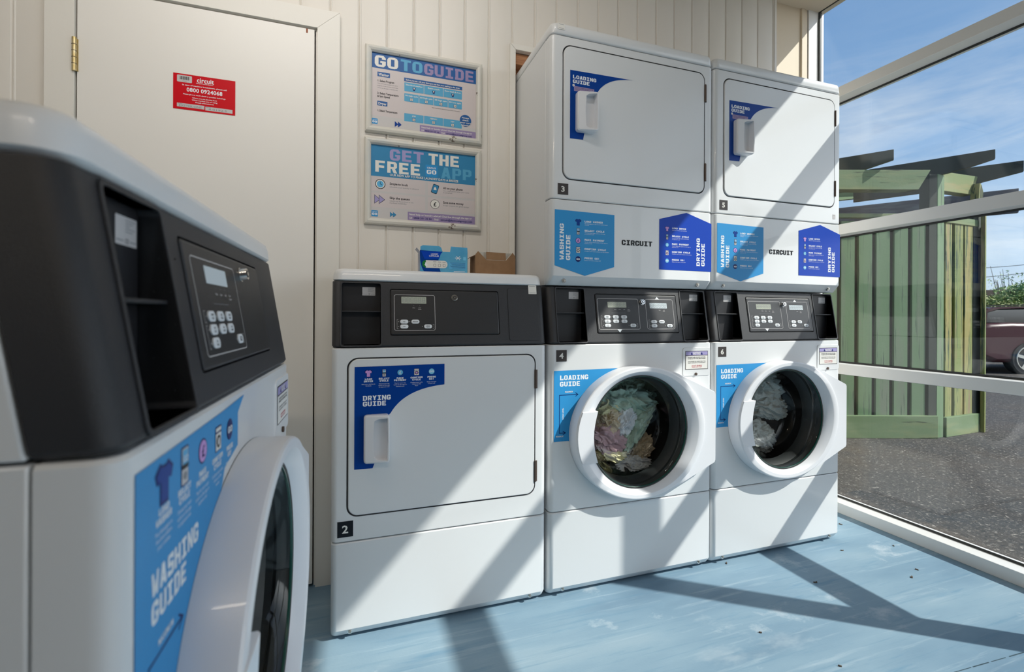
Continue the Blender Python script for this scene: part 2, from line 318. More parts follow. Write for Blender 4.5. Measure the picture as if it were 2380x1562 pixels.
class Decal:
    """flat printed matter: shapes and letters in (u, v), laid in thin layers on a surface given by fn(u, v, out)"""
    def __init__(s, fn, eps=.0006, step=.00022): s.mb = MB(); s.fn = fn; s.e = eps; s.st = step
    def raw(s, V, F, m, l): 
        s.mb.add([s.fn(u, v, s.e + s.st * l) for u, v in V], F, INK[m] if isinstance(m, str) else m)
    def poly(s, pts, m, l=0): s.raw(pts, [tuple(range(len(pts)))], m, l)
    def rect(s, x0, x1, z0, z1, m, l=0, r=0): s.poly(rrect(x0, x1, z0, z1, r, 4) if r else [(x0, z0), (x1, z0), (x1, z1), (x0, z1)], m, l)
    def circ(s, x, z, r, m, l=0, n=28): s.poly([(x + r * math.cos(2 * math.pi * i / n), z + r * math.sin(2 * math.pi * i / n)) for i in range(n)], m, l)
    def line(s, pts, t, m, l=0, closed=False):
        P = list(pts) + ([pts[0]] if closed else [])
        for (a, b) in zip(P[:-1], P[1:]):
            dx, dz = b[0] - a[0], b[1] - a[1]; q = math.hypot(dx, dz) or 1; nx, nz_ = -dz / q * t / 2, dx / q * t / 2; ex, ez = dx / q * t / 2, dz / q * t / 2
            s.poly([(a[0] - ex + nx, a[1] - ez + nz_), (a[0] - ex - nx, a[1] - ez - nz_), (b[0] + ex - nx, b[1] + ez - nz_), (b[0] + ex + nx, b[1] + ez + nz_)], m, l)
    def _place(s, pieces, x, z, width, al, rot, m, l):
        ox = -width * {'l': 0, 'c': .5, 'r': 1}[al]; ca, sa = math.cos(rot), math.sin(rot)
        for i, (V, F) in enumerate(pieces):
            s.raw([(x + (u + ox) * ca - v * sa, z + (u + ox) * sa + v * ca) for u, v in V], F, m, l + .06 * (i % 9))
    def text(s, t, x, z, h, m, l=2, al='l', bold=False, width=None, rot=0):
        k = h / .70; wt = 'b' if bold else 'r'; pieces = []; cx = 0
        for c in t:
            if c == ' ' or (wt, c) not in GL: cx += .26 * k; continue
            V, F, adv = GL[wt, c]; pieces.append(([(cx + u * k, v * k) for u, v in V], F)); cx += (adv + (.02 if bold else 0)) * k
        if width:
            q = width / cx; pieces = [([(u * q, v) for u, v in V], F) for V, F in pieces]; cx = width
        s._place(pieces, x, z, cx, al, rot, m, l)
    def block(s, t, x, z, h, width, m, l=2, al='l', rot=0):
        n = len(t); cw = width / (n - .12); pieces = []
        for i, c in enumerate(t):
            if c == ' ': continue
            for p in BF[c]: pieces.append(([(i * cw + u * cw * .88, v * h) for u, v in p], [tuple(range(len(p)))]))
        s._place(pieces, x, z, width, al, rot, m, l)
    # small pictograms, centre (x, z), size q
    def shirt(s, x, z, q, m='pink', e='black', l=2):
        P = [(-.5, .28), (-.22, .5), (-.1, .42), (.1, .42), (.22, .5), (.5, .28), (.4, .02), (.24, .1), (.24, -.5), (-.24, -.5), (-.24, .1), (-.4, .02)]
        s.poly([(x + a * q * 1.22, z + b * q * 1.18) for a, b in P], e, l); s.poly([(x + a * q, z + b * q) for a, b in P], m, l + 1)
    def phone(s, x, z, q, l=2):
        s.rect(x - .30 * q, x + .30 * q, z - .6 * q, z + .6 * q, 'navy', l, .06 * q); s.rect(x - .25 * q, x + .25 * q, z - .55 * q, z + .55 * q, 'lgrey', l + 1, .05 * q)
        s.rect(x - .20 * q, x + .20 * q, z + .02 * q, z + .5 * q, 'sky2', l + 2); s.rect(x - .25 * q, x + .25 * q, z - .08 * q, z + .06 * q, 'black', l + 3)
        s.circ(x, z - .3 * q, .13 * q, 'grey', l + 3, 14); s.text('GO', x, z + .14 * q, .18 * q, 'white', l + 4, 'c', True)
    def coin(s, x, z, q, m='sky2', f='white', l=2):
        s.circ(x, z, .5 * q, 'navy', l); s.circ(x, z, .43 * q, m, l + 1); s.text('£', x, z - .22 * q, .45 * q, f, l + 2, 'c', True)
    def mach(s, x, z, q, m='pink', l=2):
        s.rect(x - .42 * q, x + .42 * q, z - .55 * q, z + .55 * q, 'navy', l, .05 * q); s.rect(x - .36 * q, x + .36 * q, z - .5 * q, z + .24 * q, 'off', l + 1); s.rect(x - .36 * q, x + .36 * q, z + .32 * q, z + .48 * q, 'off', l + 1)
        s.circ(x, z - .12 * q, .28 * q, 'black', l + 2, 20); s.circ(x, z - .12 * q, .17 * q, m, l + 3, 18)
    def go(s, x, z, q, m='sky', l=2):
        s.circ(x, z, .5 * q, 'navy', l); s.circ(x, z, .46 * q, m, l + 1); s.block('GO', x, z - .15 * q, .30 * q, .66 * q, 'white', l + 2, 'c')
    def ff(s, x, z, q, m, l=2, e=None):
        for k in (0, 1):
            T = [(0, -.5), (.62, 0), (0, .5)]
            if e: s.poly([(x + (a + k * .55) * q + (-.04 if a == 0 else .08) * q, z + b * q * 1.16) for a, b in T], e, l + 2 * k)
            s.poly([(x + (a + k * .55) * q, z + b * q) for a, b in T], m, l + 1 + 2 * k)
    def build(s, name, parent=None): return obj(name, s.mb, parent, smooth=0)

# ------------------------------------------------------------------ machines (local frame: x along the front, y into the machine, z up)
W_, DEP = .69, .70
ZK, ZC0, ZC1, ZL = .2985, .8835, 1.084, 1.124
def slant(z): return .17 * (z - .883)
flat = lambda u, v, o: (u, -o, v)
slope = lambda u, v, o: (u, slant(v) - o, v)
def panel_mb(z0, z1, m, chz=0, chy=0, dep=.047, ins=.0):
    mb = MB(); rings = []
    def O(z, yf, i=0): return [(x, y, z) for x, y in outline(ins, W_ - ins, yf, dep, .018, i)]
    if chz: rings += [O(z0, chy, .001), O(z0 + .002, chy - .002), O(z0 + chz, 0)]
    else: rings += [O(z0, 0, .003), O(z0 + .003, 0)]
    rings += [O(z1 - .003, 0), O(z1, 0, .003)]
    return mb.loft(rings, m)
def shell(parent, depth, zt):
    """sides, back and bottom of the cabinet, open at the front"""
    mb = MB(); t = .012
    mb.box((0, .0495, .012), (t, depth, ZC0 - .003), WHITE); mb.box((W_ - t, .0495, .012), (W_, depth, ZC0 - .003), WHITE)
    for x in (0, W_ - t):
        mb.prism([(x, .051, ZC0), (x, depth, ZC0), (x, depth, ZC1), (x, .051 + slant(ZC1), ZC1)], (t, 0, 0), WHITE)
    mb.box((t, depth - .012, .02), (W_ - t, depth, zt), WHITE); mb.box((t, .06, .02), (W_ - t, depth - .012, .03), WHITE)
    mb.box((t, .06, .86), (W_ - t, depth - .012, .87), DARK)
    return obj('cabinet', mb, parent, bevel=.002)
def feet(parent, depth):
    for x, y in ((.06, .08), (W_ - .06, .08), (.06, depth - .07), (W_ - .06, depth - .07)):
        mb = MB(); mb.cyl((x, y, 0), (x, y, .014), .018, RUB, 16); obj('foot', mb, parent)
def screws(parent, zs, y, xs=(.055, W_ - .055)):
    for x in xs:
        mb = MB()
        mb.cyl((x, y + .006, zs), (x, y - .004, zs - .001), .0075, CHROME, 12); mb.cyl((x, y - .004, zs), (x, y - .0075, zs), .0045, STEELB, 6)
        obj('screw', mb, parent)
def kick(parent):
    obj('kick_panel', panel_mb(.012, ZK - .0015, WHITE, .024, .018), parent); screws(parent, .027, .008)
def lid(parent, depth):
    mb = MB(); y0 = slant(ZC1) - .003
    def O(z, i): return [(x, y, z) for x, y in outline(.001, W_ - .001, y0, depth, .030, i)]
    mb.loft([O(ZC1 + .002, .004), O(ZC1 + .006, 0), O(ZL - .016, .002), O(ZL - .007, .005), O(ZL - .002, .011), O(ZL, .020)], LIDW)
    return obj('lid', mb, parent, smooth=50)
PILL = dict(a=.0125, b=.0062)
def button(parent, x, z, lines=1, txt=None):
    mb = MB(); a, b = PILL['a'], PILL['b']
    P = rrect(x - a, x + a, z - b, z + b, b * .98, 5)
    mb.loft([[slope(u, v, .0016) for u, v in P], [slope(u, v, .0030) for u, v in P], [slope(x + (u - x) * .9, z + (v - z) * .86, .0034) for u, v in P]], INK['btn'])
    d = Decal(slope, .0036); d.mb = mb
    if txt:
        tt = txt.split('/')
        for i, t_ in enumerate(tt):
            h = .0062 if txt == 'GO' else (.0026 if len(tt) == 1 else .0022)
            d.text(t_, x, z - h / 2 + (0 if len(tt) == 1 else (.0018 - .0040 * i)), h, 'black', 0, 'c', True, width=min(.018, len(t_) * h * .95))
    return obj('push_button', mb, parent)
def display(parent, x0, x1, z0, z1, m='lcd', digits=6):
    d = Decal(slope, .0022); mb = MB()
    mb.loft([[slope(u, v, .0010) for u, v in rrect(x0, x1, z0, z1, .001, 2)], [slope(u, v, .0021) for u, v in rrect(x0, x1, z0, z1, .001, 2)]], INK[m]); d.mb = mb
    if digits:
        q = (x1 - x0 - .004) / digits
        for i in range(digits):
            cx = x0 + .002 + q * (i + .5); w_ = q * .30
            zz0, zz1 = z0 + .004, z1 - .003; zm = (zz0 + zz1) / 2
            d.line([(cx - w_, zz0), (cx + w_, zz0), (cx + w_, zz1), (cx - w_, zz1)], .0012, 'grey', 1, True); d.line([(cx - w_, zm), (cx + w_, zm)], .0012, 'grey', 1)
    return obj('display', mb, parent, smooth=0)
def frame_lines(d, x0, x1, z0, z1): d.line(rrect(x0, x1, z0, z1, .006, 4), .0013, 'lgrey', 0, True)
def wash_face(parent, d, x, dx, rx=0):
    """washer keypad; x = left frame edge"""
    frame_lines(d, x, x + .172, .933, 1.045)
    for k, (xx, zz, t_) in enumerate(((.036, .978, 'HEAVY/SOIL'), (.071, .978, 'ECO/WASH'), (.106, .978, 'SUPER/WASH'), (.036, .9625, '90/HOT'), (.071, .9625, '60/WARM'), (.106, .9625, '40/WARM'), (.036, .947, '30/COLD'))):
        button(parent, x + xx, zz, 2, t_); d.circ(x + xx - .0175, zz, .0011, 'lgrey', 1, 8)
    button(parent, x + .142, .947, 1, 'GO'); d.circ(x + .1245, .947, .0011, 'lgrey', 1, 8)
    for k, t_ in enumerate(('Wash', 'Rinse', 'Spin', 'Door')):
        d.text(t_, x + .072 + k * .019, 1.004, .0026, 'lgrey', 1, 'c', True); d.circ(x + .072 + k * .019, 1.012, .0009, 'grey', 1, 8)
    d.text('Locked', x + .129, .9995, .0026, 'lgrey', 1, 'c', True); d.line([(x + .055, .993), (x + .115, .993)], .0006, 'grey', 1)
    d.line([(x + .016, .984), (x + .011, .984), (x + .011, .971), (x + .016, .971)], .0006, 'lgrey', 1); d.line([(x + .016, .967), (x + .011, .967), (x + .011, .941), (x + .016, .941)], .0006, 'lgrey', 1)
    d.line([(x + .158, .953), (x + .162, .953), (x + .162, .941), (x + .158, .941)], .0006, 'lgrey', 1)
def dry_face(parent, d, x, wd=.122):
    frame_lines(d, x, x + wd, .933, 1.045)
    g = wd - .122
    for xx, zz, t_ in ((.030, .9605, 'HOT'), (.0645, .9605, 'MEDIUM'), (.030, .9455, 'LOW')):
        button(parent, x + xx, zz, 1, t_); d.circ(x + xx - .0175, zz, .0011, 'lgrey', 1, 8)
    button(parent, x + wd - .023, .9455, 1, 'GO'); d.circ(x + wd - .041, .9455, .0011, 'lgrey', 1, 8)
    for k, t_ in enumerate(('Heat', 'Cool')):
        d.text(t_, x + .060 + k * .019, 1.003, .0026, 'lgrey', 1, 'c', True); d.circ(x + .060 + k * .019, 1.011, .0009, 'grey', 1, 8)
    d.text('Down', x + .079, .9985, .0026, 'lgrey', 1, 'c', True)
    d.line([(x + .012, .967), (x + .008, .967), (x + .008, .938), (x + .012, .938)], .0006, 'lgrey', 1); d.line([(x + wd - .008, .952), (x + wd - .004, .952), (x + wd - .004, .939), (x + wd - .008, .939)], .0006, 'lgrey', 1)
def lock(parent, x, z, proud=.012):
    mb = MB(); c = Vector(slope(x, z, 0)); n_ = Vector((0, -1, 0.17)).normalized()
    mb.cyl(c, c + n_ * .003, .0105, CHROME, 24); mb.cyl(c + n_ * .003, c + n_ * proud, .0095, CHROME, 24, .0085); mb.cyl(c + n_ * proud, c + n_ * (proud + .0006), .0055, BLACK2, 16); mb.cyl(c + n_ * proud, c + n_ * (proud + .001), .003, CHROME, 12)
    return obj('key_lock', mb, parent)
def data_plate(d, x0, x1, z0, z1):
    """small maker's rating label (its square code is left out)"""
    d.rect(x0, x1, z0, z1, 'lgrey', 0, .001); w_ = x1 - x0
    for i in range(5): d.line([(x0 + w_ * .45, z1 - .003 - i * .0026), (x0 + w_ * (.9 - .12 * (i % 3)), z1 - .003 - i * .0026)], .0008, 'grey', 1)
    d.text('CE', x0 + w_ * .42, z0 + .002, .0042, 'black', 1); d.line([(x0 + .002, z0 + .004), (x0 + w_ * .34, z0 + .004)], .0012, 'grey', 1); d.line([(x0 + w_ * .68, z0 + .004), (x1 - .002, z0 + .004)], .0012, 'grey', 1)
def cubby(parent, x0, x1):
    t = .003; y1 = .0495; z0, z1 = .889, 1.079
    mb = MB(); f0 = slant(z0) + .010; f1 = slant(z1) + .010
    def side(x): mb.prism([(x, f0, z0), (x, y1, z0), (x, y1, z1), (x, f1, z1)], (t, 0, 0), DARK)
    side(x0 - t); side(x1)
    mb.box((x0 - t, y1, z0 - t), (x1 + t, y1 + t, z1 + t), DARK)
    mb.box((x0, f0, z0 - t), (x1, y1, z0), DARK); mb.box((x0, f1, z1), (x1, y1, z1 + t), DARK)
    for i in range(5):
        for j in range(2): mb.box((x1 - .0006, .018 + .014 * j + .004 * (i % 2), .905 + .032 * i), (x1, .0196 + .014 * j + .004 * (i % 2), .9066 + .032 * i), BLACK)
    c = obj('storage_tray', mb, parent, smooth=0)
    s_ = MB(); ys = slant(.991) + .006; s_.box((x0, ys, .9895), (x1, y1, .9935), BLACK); obj('shelf', s_, c, bevel=.001)
    d = Decal(lambda u, v, o: (u, y1 - o, v)); 
    data_plate(d, x0 + .060, x0 + .099, 1.042, 1.068); d.build('rating_label', c)
    # raised moulding round the opening
    r = MB(); P0 = rrect(x0 - .0045, x1 + .0045, z0 - .0045, z1 + .0045, .009, 4); P1 = rrect(x0, x1, z0, z1, .006, 4)
    r.loft([[slope(u, v, -.002) for u, v in P0], [slope(u, v, .0022) for u, v in P0], [slope(u, v, .0022) for u, v in P1], [slope(u, v, -.03) for u, v in P1]], BLACK, caps=False)
    obj('tray_rim', r, parent, bevel=.0008)
def console(parent, cubs, kind):
    mb = MB()
    def O(z, i=0): return [(x, y, z) for x, y in outline(0, W_, 0, .0485, .018, i, sh=slant(z))]
    mb.loft([O(ZC0, .004), O(ZC0 + .005), O(ZC1 - .002), O(ZC1, .001)], BLACK)
    cuts = []
    for x0, x1 in cubs:
        c = MB(); P = rrect(x0, x1, .889, 1.079, .006, 3); c.loft([[(u, -.05, v) for u, v in P], [(u, .12, v) for u, v in P]], BLACK); cuts.append(c)
    px0, px1, pz0, pz1 = .187, .541, .917, 1.063
    if kind == 'dryer': px0, px1 = .169, .525
    c = MB(); P = rrect(px0, px1, pz0, pz1, .006, 3); c.loft([[slope(u, v, .02) for u, v in P], [slope(u, v, -.008) for u, v in P]], DARK); cuts.append(c)
    me = cut(mb.mesh('console'), cuts); me.name = 'console'
    con = link('console', me, parent, smooth=35)
    for x0, x1 in cubs: cubby(parent, x0, x1)
    q = .0028; P = rrect(px0 + q, px1 - q, pz0 + q, pz1 - q, .005, 3); cx, cz = (px0 + px1) / 2, (pz0 + pz1) / 2
    pm = MB(); pm.loft([[slope(u, v, -.007) for u, v in P], [slope(u, v, .0005) for u, v in P], [slope(cx + (u - cx) * .985, cz + (v - cz) * .96, .0016) for u, v in P]], BLACK2)
    d = Decal(slope, .0019); d.mb = pm
    pan = bpy.data.objects.new('control_panel', bpy.data.meshes.new('control_panel'))
    if kind == 'washer':
        wash_face(pan, d, .208, 0); display(pan, .250, .335, 1.017, 1.038, 'lcd2', 0); lock(pan, .416, 1.040)
    elif kind == 'stack':
        wash_face(pan, d, .196, 0); display(pan, .238, .316, 1.013, 1.033); dry_face(pan, d, .400); display(pan, .418, .494, 1.011, 1.031, 'lcd2'); lock(pan, .3845, 1.033)
        d.poly([(.280 - .010, .9325), (.280 + .010, .9325), (.280, .9215)], 'white', 1); d.poly([(.453 - .009, 1.0455), (.453 + .009, 1.0455), (.453, 1.0545)], 'white', 1)
    else:
        dry_face(pan, d, .182, .127); display(pan, .204, .282, 1.018, 1.039); lock(pan, .374, 1.038, .006)
    COL.objects.link(pan); me = pm.mesh('control_panel'); pan.data = me; pan.parent = parent
    if kind == 'dryer':
        h = MB(); P = rrect(.556, .668, .895, 1.075, .008, 3); q = rrect(.558, .666, .897, 1.073, .007, 3)
        h.loft([[slope(u, v, -.002) for u, v in P], [slope(u, v, .0016) for u, v in q]], BLACK); obj('access_cover', h, parent)
        d = Decal(slope, .0019); d.rect(.634, .664, 1.056, 1.087, 'off', 0, .001)
        for i in range(2): d.line([(.638, 1.083 - .023 * i), (.660, 1.083 - .023 * i)], .0012, 'grey', 1)
        d.build('blank_label', parent)
    return con

WCX, WCZ = W_ / 2, .563
def washer_door(parent, gloss=True):
    n = 96; mb = MB(); rings = []
    prof = [(.2715, .2385, -.001), (.2705, .2375, -.043), (.2695, .2366, -.0495), (.2670, .2345, -.0525), (.2635, .2320, -.0535), (.2420, .2205, -.0528), (.2385, .2185, -.0515), (.2200, .2105, -.0415), (.2080, .2060, -.0345), (.2040, .2040, -.030)]
    for rx, rz, y in prof:
        rings.append([(WCX + rx * math.cos(2 * math.pi * i / n), y, WCZ + rz * math.sin(2 * math.pi * i / n)) for i in range(n)])
    mb.loft(rings, PLAST, caps=False)
    wing = [(.10, .2205), (.146, .2100), (.322, .132), (.326, .124), (.326, -.130), (.322, -.139), (.160, -.2080), (.10, -.2225)]
    arc = [(.262 * math.cos(a), .228 * math.sin(a)) for a in [R(-66 + 132 * i / 14) for i in range(15)]]
    P = [(WCX + x, WCZ + z) for x, z in wing] + [(WCX + x, WCZ + z) for x, z in arc]
    def ringw(y, k=1.0):
        cx, cz = WCX + .2, WCZ; return [(cx + (x - cx) * k, y, cz + (z - cz) * k) for x, z in P]
    mb.loft([ringw(-.001), ringw(-.038), ringw(-.044, .985)], PLAST)
    door = obj('door', mb, parent, smooth=22)
    # handle paddle on the left of the ring
    h = MB(); Lh = []
    for i in range(9):
        z = -.089 + .178 * i / 8; Lh.append((-.2655 * math.sqrt(max(0, 1 - (z / .235) ** 2)), z))
    Rh = [(-.186 - .016 * math.cos((z / .089) * math.pi / 2), z) for z in [.089 - .178 * i / 8 for i in range(9)]]
    P2 = [(WCX + x, WCZ + z) for x, z in Lh] + [(WCX + x, WCZ + z) for x, z in Rh]; cxx = sum(p[0] for p in P2) / len(P2)
    h.loft([[(u, -.034, v) for u, v in P2], [(u, -.0535, v) for u, v in P2], [(cxx + (u - cxx) * .95, -.0560, WCZ + (v - WCZ) * .985) for u, v in P2]], PLAST)
    obj('handle', h, door, smooth=30)
    g = MB(); m = 64
    def rg(r, y): return [(WCX + r * math.cos(2 * math.pi * i / m), y, WCZ + r * math.sin(2 * math.pi * i / m)) for i in range(m)]
    g.loft([rg(.2000, -.0290), rg(.1965, -.026), rg(.188, -.010), rg(.180, .010), rg(.171, .035), rg(.162, .060), rg(.152, .078), rg(.135, .089), rg(.100, .094), rg(.05, .097), rg(.002, .098)], BOWL, caps=False); obj('glass_bowl', g, door)
    g = MB(); g.loft([rg(.2045, -.0325), rg(.2008, -.0320), rg(.2006, -.024), rg(.1985, -.016), rg(.1965, -.006), rg(.2010, -.0005), rg(.2050, -.0005)], RUB, caps=False); obj('door_seal', g, door)
    t = MB(); t.loft([rg(.2008, -.0300), rg(.1998, -.0314), rg(.1985, -.0305), rg(.1980, -.0275), rg(.1995, -.0265)], mat('green_glass_edge', (.012, .075, .055), .2), caps=False); obj('glass_edge', t, door)
    return door
def drum(parent):
    m = 64; g = MB()
    def rg(r, y): return [(WCX + r * math.cos(2 * math.pi * i / m), y, WCZ + r * math.sin(2 * math.pi * i / m)) for i in range(m)]
    g.loft([rg(.202, .012), rg(.188, .03), rg(.185, .05), rg(.195, .06)], RUB, caps=False); obj('rubber_boot', g, parent)
    g = MB(); g.loft([rg(.200, .058), rg(.215, .062), rg(.235, .075), rg(.238, .36), rg(.21, .38), rg(.05, .39), rg(.001, .39)], STEEL, caps=False)
    for k in range(3):
        a = R(40 + 120 * k); c, s_ = math.cos(a), math.sin(a)
        g.prism([(WCX + c * .238 - s_ * .03, .10, WCZ + s_ * .238 + c * .03), (WCX + c * .238 + s_ * .03, .10, WCZ + s_ * .238 - c * .03), (WCX + c * .18, .10, WCZ + s_ * .18)], (0, .25, 0), STEEL)
    obj('drum', g, parent)
def wash_front(parent):
    mb = panel_mb(ZK + .0015, ZC0 - .003, WHITE); c = MB(); n = 96
    c.loft([[(WCX + .2015 * math.cos(2 * math.pi * i / n), y, WCZ + .2015 * math.sin(2 * math.pi * i / n)) for i in range(n)] for y in (-.05, .1)], RUB)
    # shallow outline of the dispenser cover
    me = cut(mb.mesh('front_panel'), [c]); me.name = 'front_panel'; return link('front_panel', me, parent, smooth=35)
def number(parent, t, x0, x1, z0, z1, m='label'):
    d = Decal(flat, .0008); d.rect(x0, x1, z0, z1, m, 0); h = (z1 - z0) * .48; d.text(t, (x0 + x1) / 2, (z0 + z1) / 2 - h / 2, h, 'off', 1, 'c', True, width=(x1 - x0) * .42); return d.build('number_label', parent)
def notice(parent, x0, x1, z0, z1):
    c = MB(); P = rrect(x0 - .012, x1 + .013, z0 - .026, z1 + .014, .010, 4); Q = rrect(x0 - .010, x1 + .011, z0 - .024, z1 + .012, .009, 4)
    c.loft([[(u, .002, v) for u, v in P], [(u, -.0022, v) for u, v in Q]], WHITE); obj('dispenser_cover', c, parent)
    s_ = MB(); xc = (x0 + x1) / 2; s_.cyl((xc - .004, .002, z0 - .018), (xc - .004, -.006, z0 - .018), .0055, BROWNM, 10); obj('screw', s_, parent)
    d = Decal(flat, .0028); w_ = x1 - x0; h = z1 - z0
    d.rect(x0, x1, z0, z1, 'label', 0); d.rect(x0 + .002, x1 - .002, z0 + .002, z1 - h * .26, 'off', 1); d.rect(x0 + .002, x1 - .002, z1 - h * .23, z1 - .002, 'lilac', 1)
    d.text('NOTICE', xc, z1 - h * .19, .0095, 'off', 2, 'c', True, width=w_ * .34)
    for k in (.28, .72):
        x = x0 + w_ * k; d.poly([(x - .005, z1 - h * .2), (x + .005, z1 - h * .2), (x, z1 - h * .06)], 'navy', 2)
    for i, (t_, c_, b_) in enumerate((('DO NOT USE COLOUR CATCHER', 'black', True), ('SHEETS IN THIS MACHINE', 'black', True), ('', 0, 0), ('SAVE MONEY BY USING ONLY THE', 'black', False), ('RIGHT AMOUNT OF DETERGENT', 'black', False), ('', 0, 0), ('DO NOT USE MORE', 'redt', True), ('THAN 1/2 OF A CUP', 'redt', True))):
        if t_: d.text(t_, xc, z1 - h * (.37 + .075 * i), .0037, c_, 2, 'c', b_, width=w_ * (.78 if len(t_) > 18 else .45))
    d.build('notice_label', parent)
WSTEPS = (('LOAD WASHER', ['Put detergent in the drum before your', 'clothes']), ('SELECT CYCLE', ['Choose your wash cycle on the app', 'or payment unit']), ('MAKE PAYMENT', ['Pay for your wash cycle on the app or', 'payment unit']), ('CONFIRM CYCLE', ['Confirm your cycle choice on the washer']), ('PRESS GO!', ['Relax and take a load off!']))
DSTEPS = (('LOAD DRYER', ['Add your clothes to the drum']), ('SELECT CYCLE', ['Choose your dry cycle on the app', 'or payment unit']), ('MAKE PAYMENT', ['Pay for your dry cycle on the app or', 'payment unit']), ('CONFIRM CYCLE', ['Confirm your cycle choice on the dryer']), ('PRESS GO!', ['Relax and take a load off!']))
def icon(d, k, x, z, q, wash, l=2):
    if k == 0: d.shirt(x, z, q, 'blue' if wash else 'pink', 'navy', l)
    elif k == 1: d.phone(x, z, q, l)
    elif k == 2: d.coin(x, z, q, 'pink' if wash else 'sky2', 'navy' if wash else 'off', l)
    elif k == 3: d.mach(x, z, q, 'lgrey' if wash else 'pink', l)
    else: d.go(x, z, q, 'navy' if wash else 'cyan', l)
def arcpts(p0, c, p1, n=16):
    return [((1 - t) ** 2 * p0[0] + 2 * t * (1 - t) * c[0] + t * t * p1[0], (1 - t) ** 2 * p0[1] + 2 * t * (1 - t) * c[1] + t * t * p1[1]) for t in [i / n for i in range(n + 1)]]
def ringedge(x_at, a0, a1, n=14, grow=1.0):
    return [(WCX - .272 * grow * math.cos(a), WCZ + .239 * grow * math.sin(a)) for a in [R(a0 + (a1 - a0) * i / n) for i in range(n + 1)]]
def load_sticker(parent):
    d = Decal(flat, .0007)
    top = math.degrees(math.asin(min(1, (.791 - WCZ) / .239)))
    E_ = [(WCX - .268 * math.cos(R(a)), WCZ + .2345 * math.sin(R(a))) for a in [-5 + (77 + 5) * i / 16 for i in range(17)]]
    P = [(.016, .544), (.069, .544)] + E_ + [(.262, .792), (.016, .790)]
    d.poly(P, 'sky', 0)
    d.block('LOADING', .038, .757, .0165, .110, 'white', 1); d.block('GUIDE', .038, .735, .0165, .078, 'white', 1)
    d.line([(.037, .573), (.037, .705), (.106, .705)], .0022, 'navy', 1); d.line([(.099, .711), (.108, .705), (.099, .699)], .0022, 'navy', 1)
    d.line([(.037, .573), (.057, .573)], .0022, 'navy', 1); d.line([(.051, .579), (.060, .573), (.051, .567)], .0022, 'navy', 1)
    d.text('MAXIMUM', .058, .7125, .0055, 'white', 1, 'l', True, width=.030); d.text('LOAD LEVEL', .053, .620, .0055, 'white', 1, 'l', True, width=.040, rot=math.pi / 2); d.text('MINIMUM', .024, .559, .0055, 'white', 1, 'l', True, width=.028)
    d.build('loading_guide_sticker', parent)
def wash_sticker(parent):
    d = Decal(flat, .0007)
    E_ = [(WCX - .268 * math.cos(R(a)), WCZ + .2345 * math.sin(R(a))) for a in [-60 + 124 * i / 24 for i in range(25)]]
    d.poly([(.022, .335), (.200, .335)] + E_ + [(.243, .800), (.300, .812), (.300, .854), (.330, .872), (.241, .868), (.022, .863)], 'sky', 0)
    q = .030
    for k, x in enumerate((.072, .117, .166, .217, .262)):
        icon(d, k, x, .841, q * (1 if k in (0, 1) else .85), True, 1)
    tl = (('LOAD', 'WASHER', ['Put detergent in', 'the drum before', 'your clothes']), ('SELECT', 'CYCLE', ['Choose your wash', 'cycle on the app', 'or payment unit']), ('MAKE', 'PAYMENT', ['Pay for your wash', 'cycle on the app or', 'payment unit']), ('CONFIRM', 'CYCLE', ['Confirm your cycle', 'choice on the', 'washer']), ('PRESS', 'GO!', ['Relax and take', 'a load off!']))
    for x, (a, b, c) in zip((.072, .117, .166, .215, .262), tl):
        for i, t_ in enumerate((a, b)): d.block(t_, x, .8165 - .0075 * i, .0058, .0052 * len(t_), 'white', 1, 'c')
        for i, t_ in enumerate(c): d.text(t_, x, .8015 - .0058 * i, .0034, 'white', 1, 'c', width=.0021 * len(t_))
    d.block('WASHING', .049, .757, .0185, .104, 'white', 1); d.block('GUIDE', .049, .734, .0185, .072, 'white', 1)
    d.line([(.045, .560), (.045, .705), (.112, .705)], .0022, 'navy', 1); d.line([(.105, .711), (.114, .705), (.105, .699)], .0022, 'navy', 1)
    d.text('MAXIMUM', .062, .7115, .0055, 'white', 1, 'l', True, width=.030)
    d.build('washing_guide_sticker', parent)
def washer(name, label, loc, rz, kind, num=None):
    t = thing(name, label, 'washing machine', loc, rz, 'front loading washing machines')
    kick(t); wash_front(t); shell(t, DEP, 1.08); feet(t, DEP); drum(t); washer_door(t)
    notice(t, .562, .672 if kind == 'washer' else .668, .777, .848)
    if kind == 'washer':
        console(t, [(.047, .150)], 'washer'); lid(t, DEP); wash_sticker(t)
    else:
        console(t, [(.034, .145), (.561, .671)], 'stack'); load_sticker(t)
        mb = MB(); mb.box((.004, .09, 1.0845), (W_ - .004, DEP, 1.0885), WHITE); obj('top_plate', mb, t)
    if num: number(t, num, .024, .064, .822, .862)
    return t
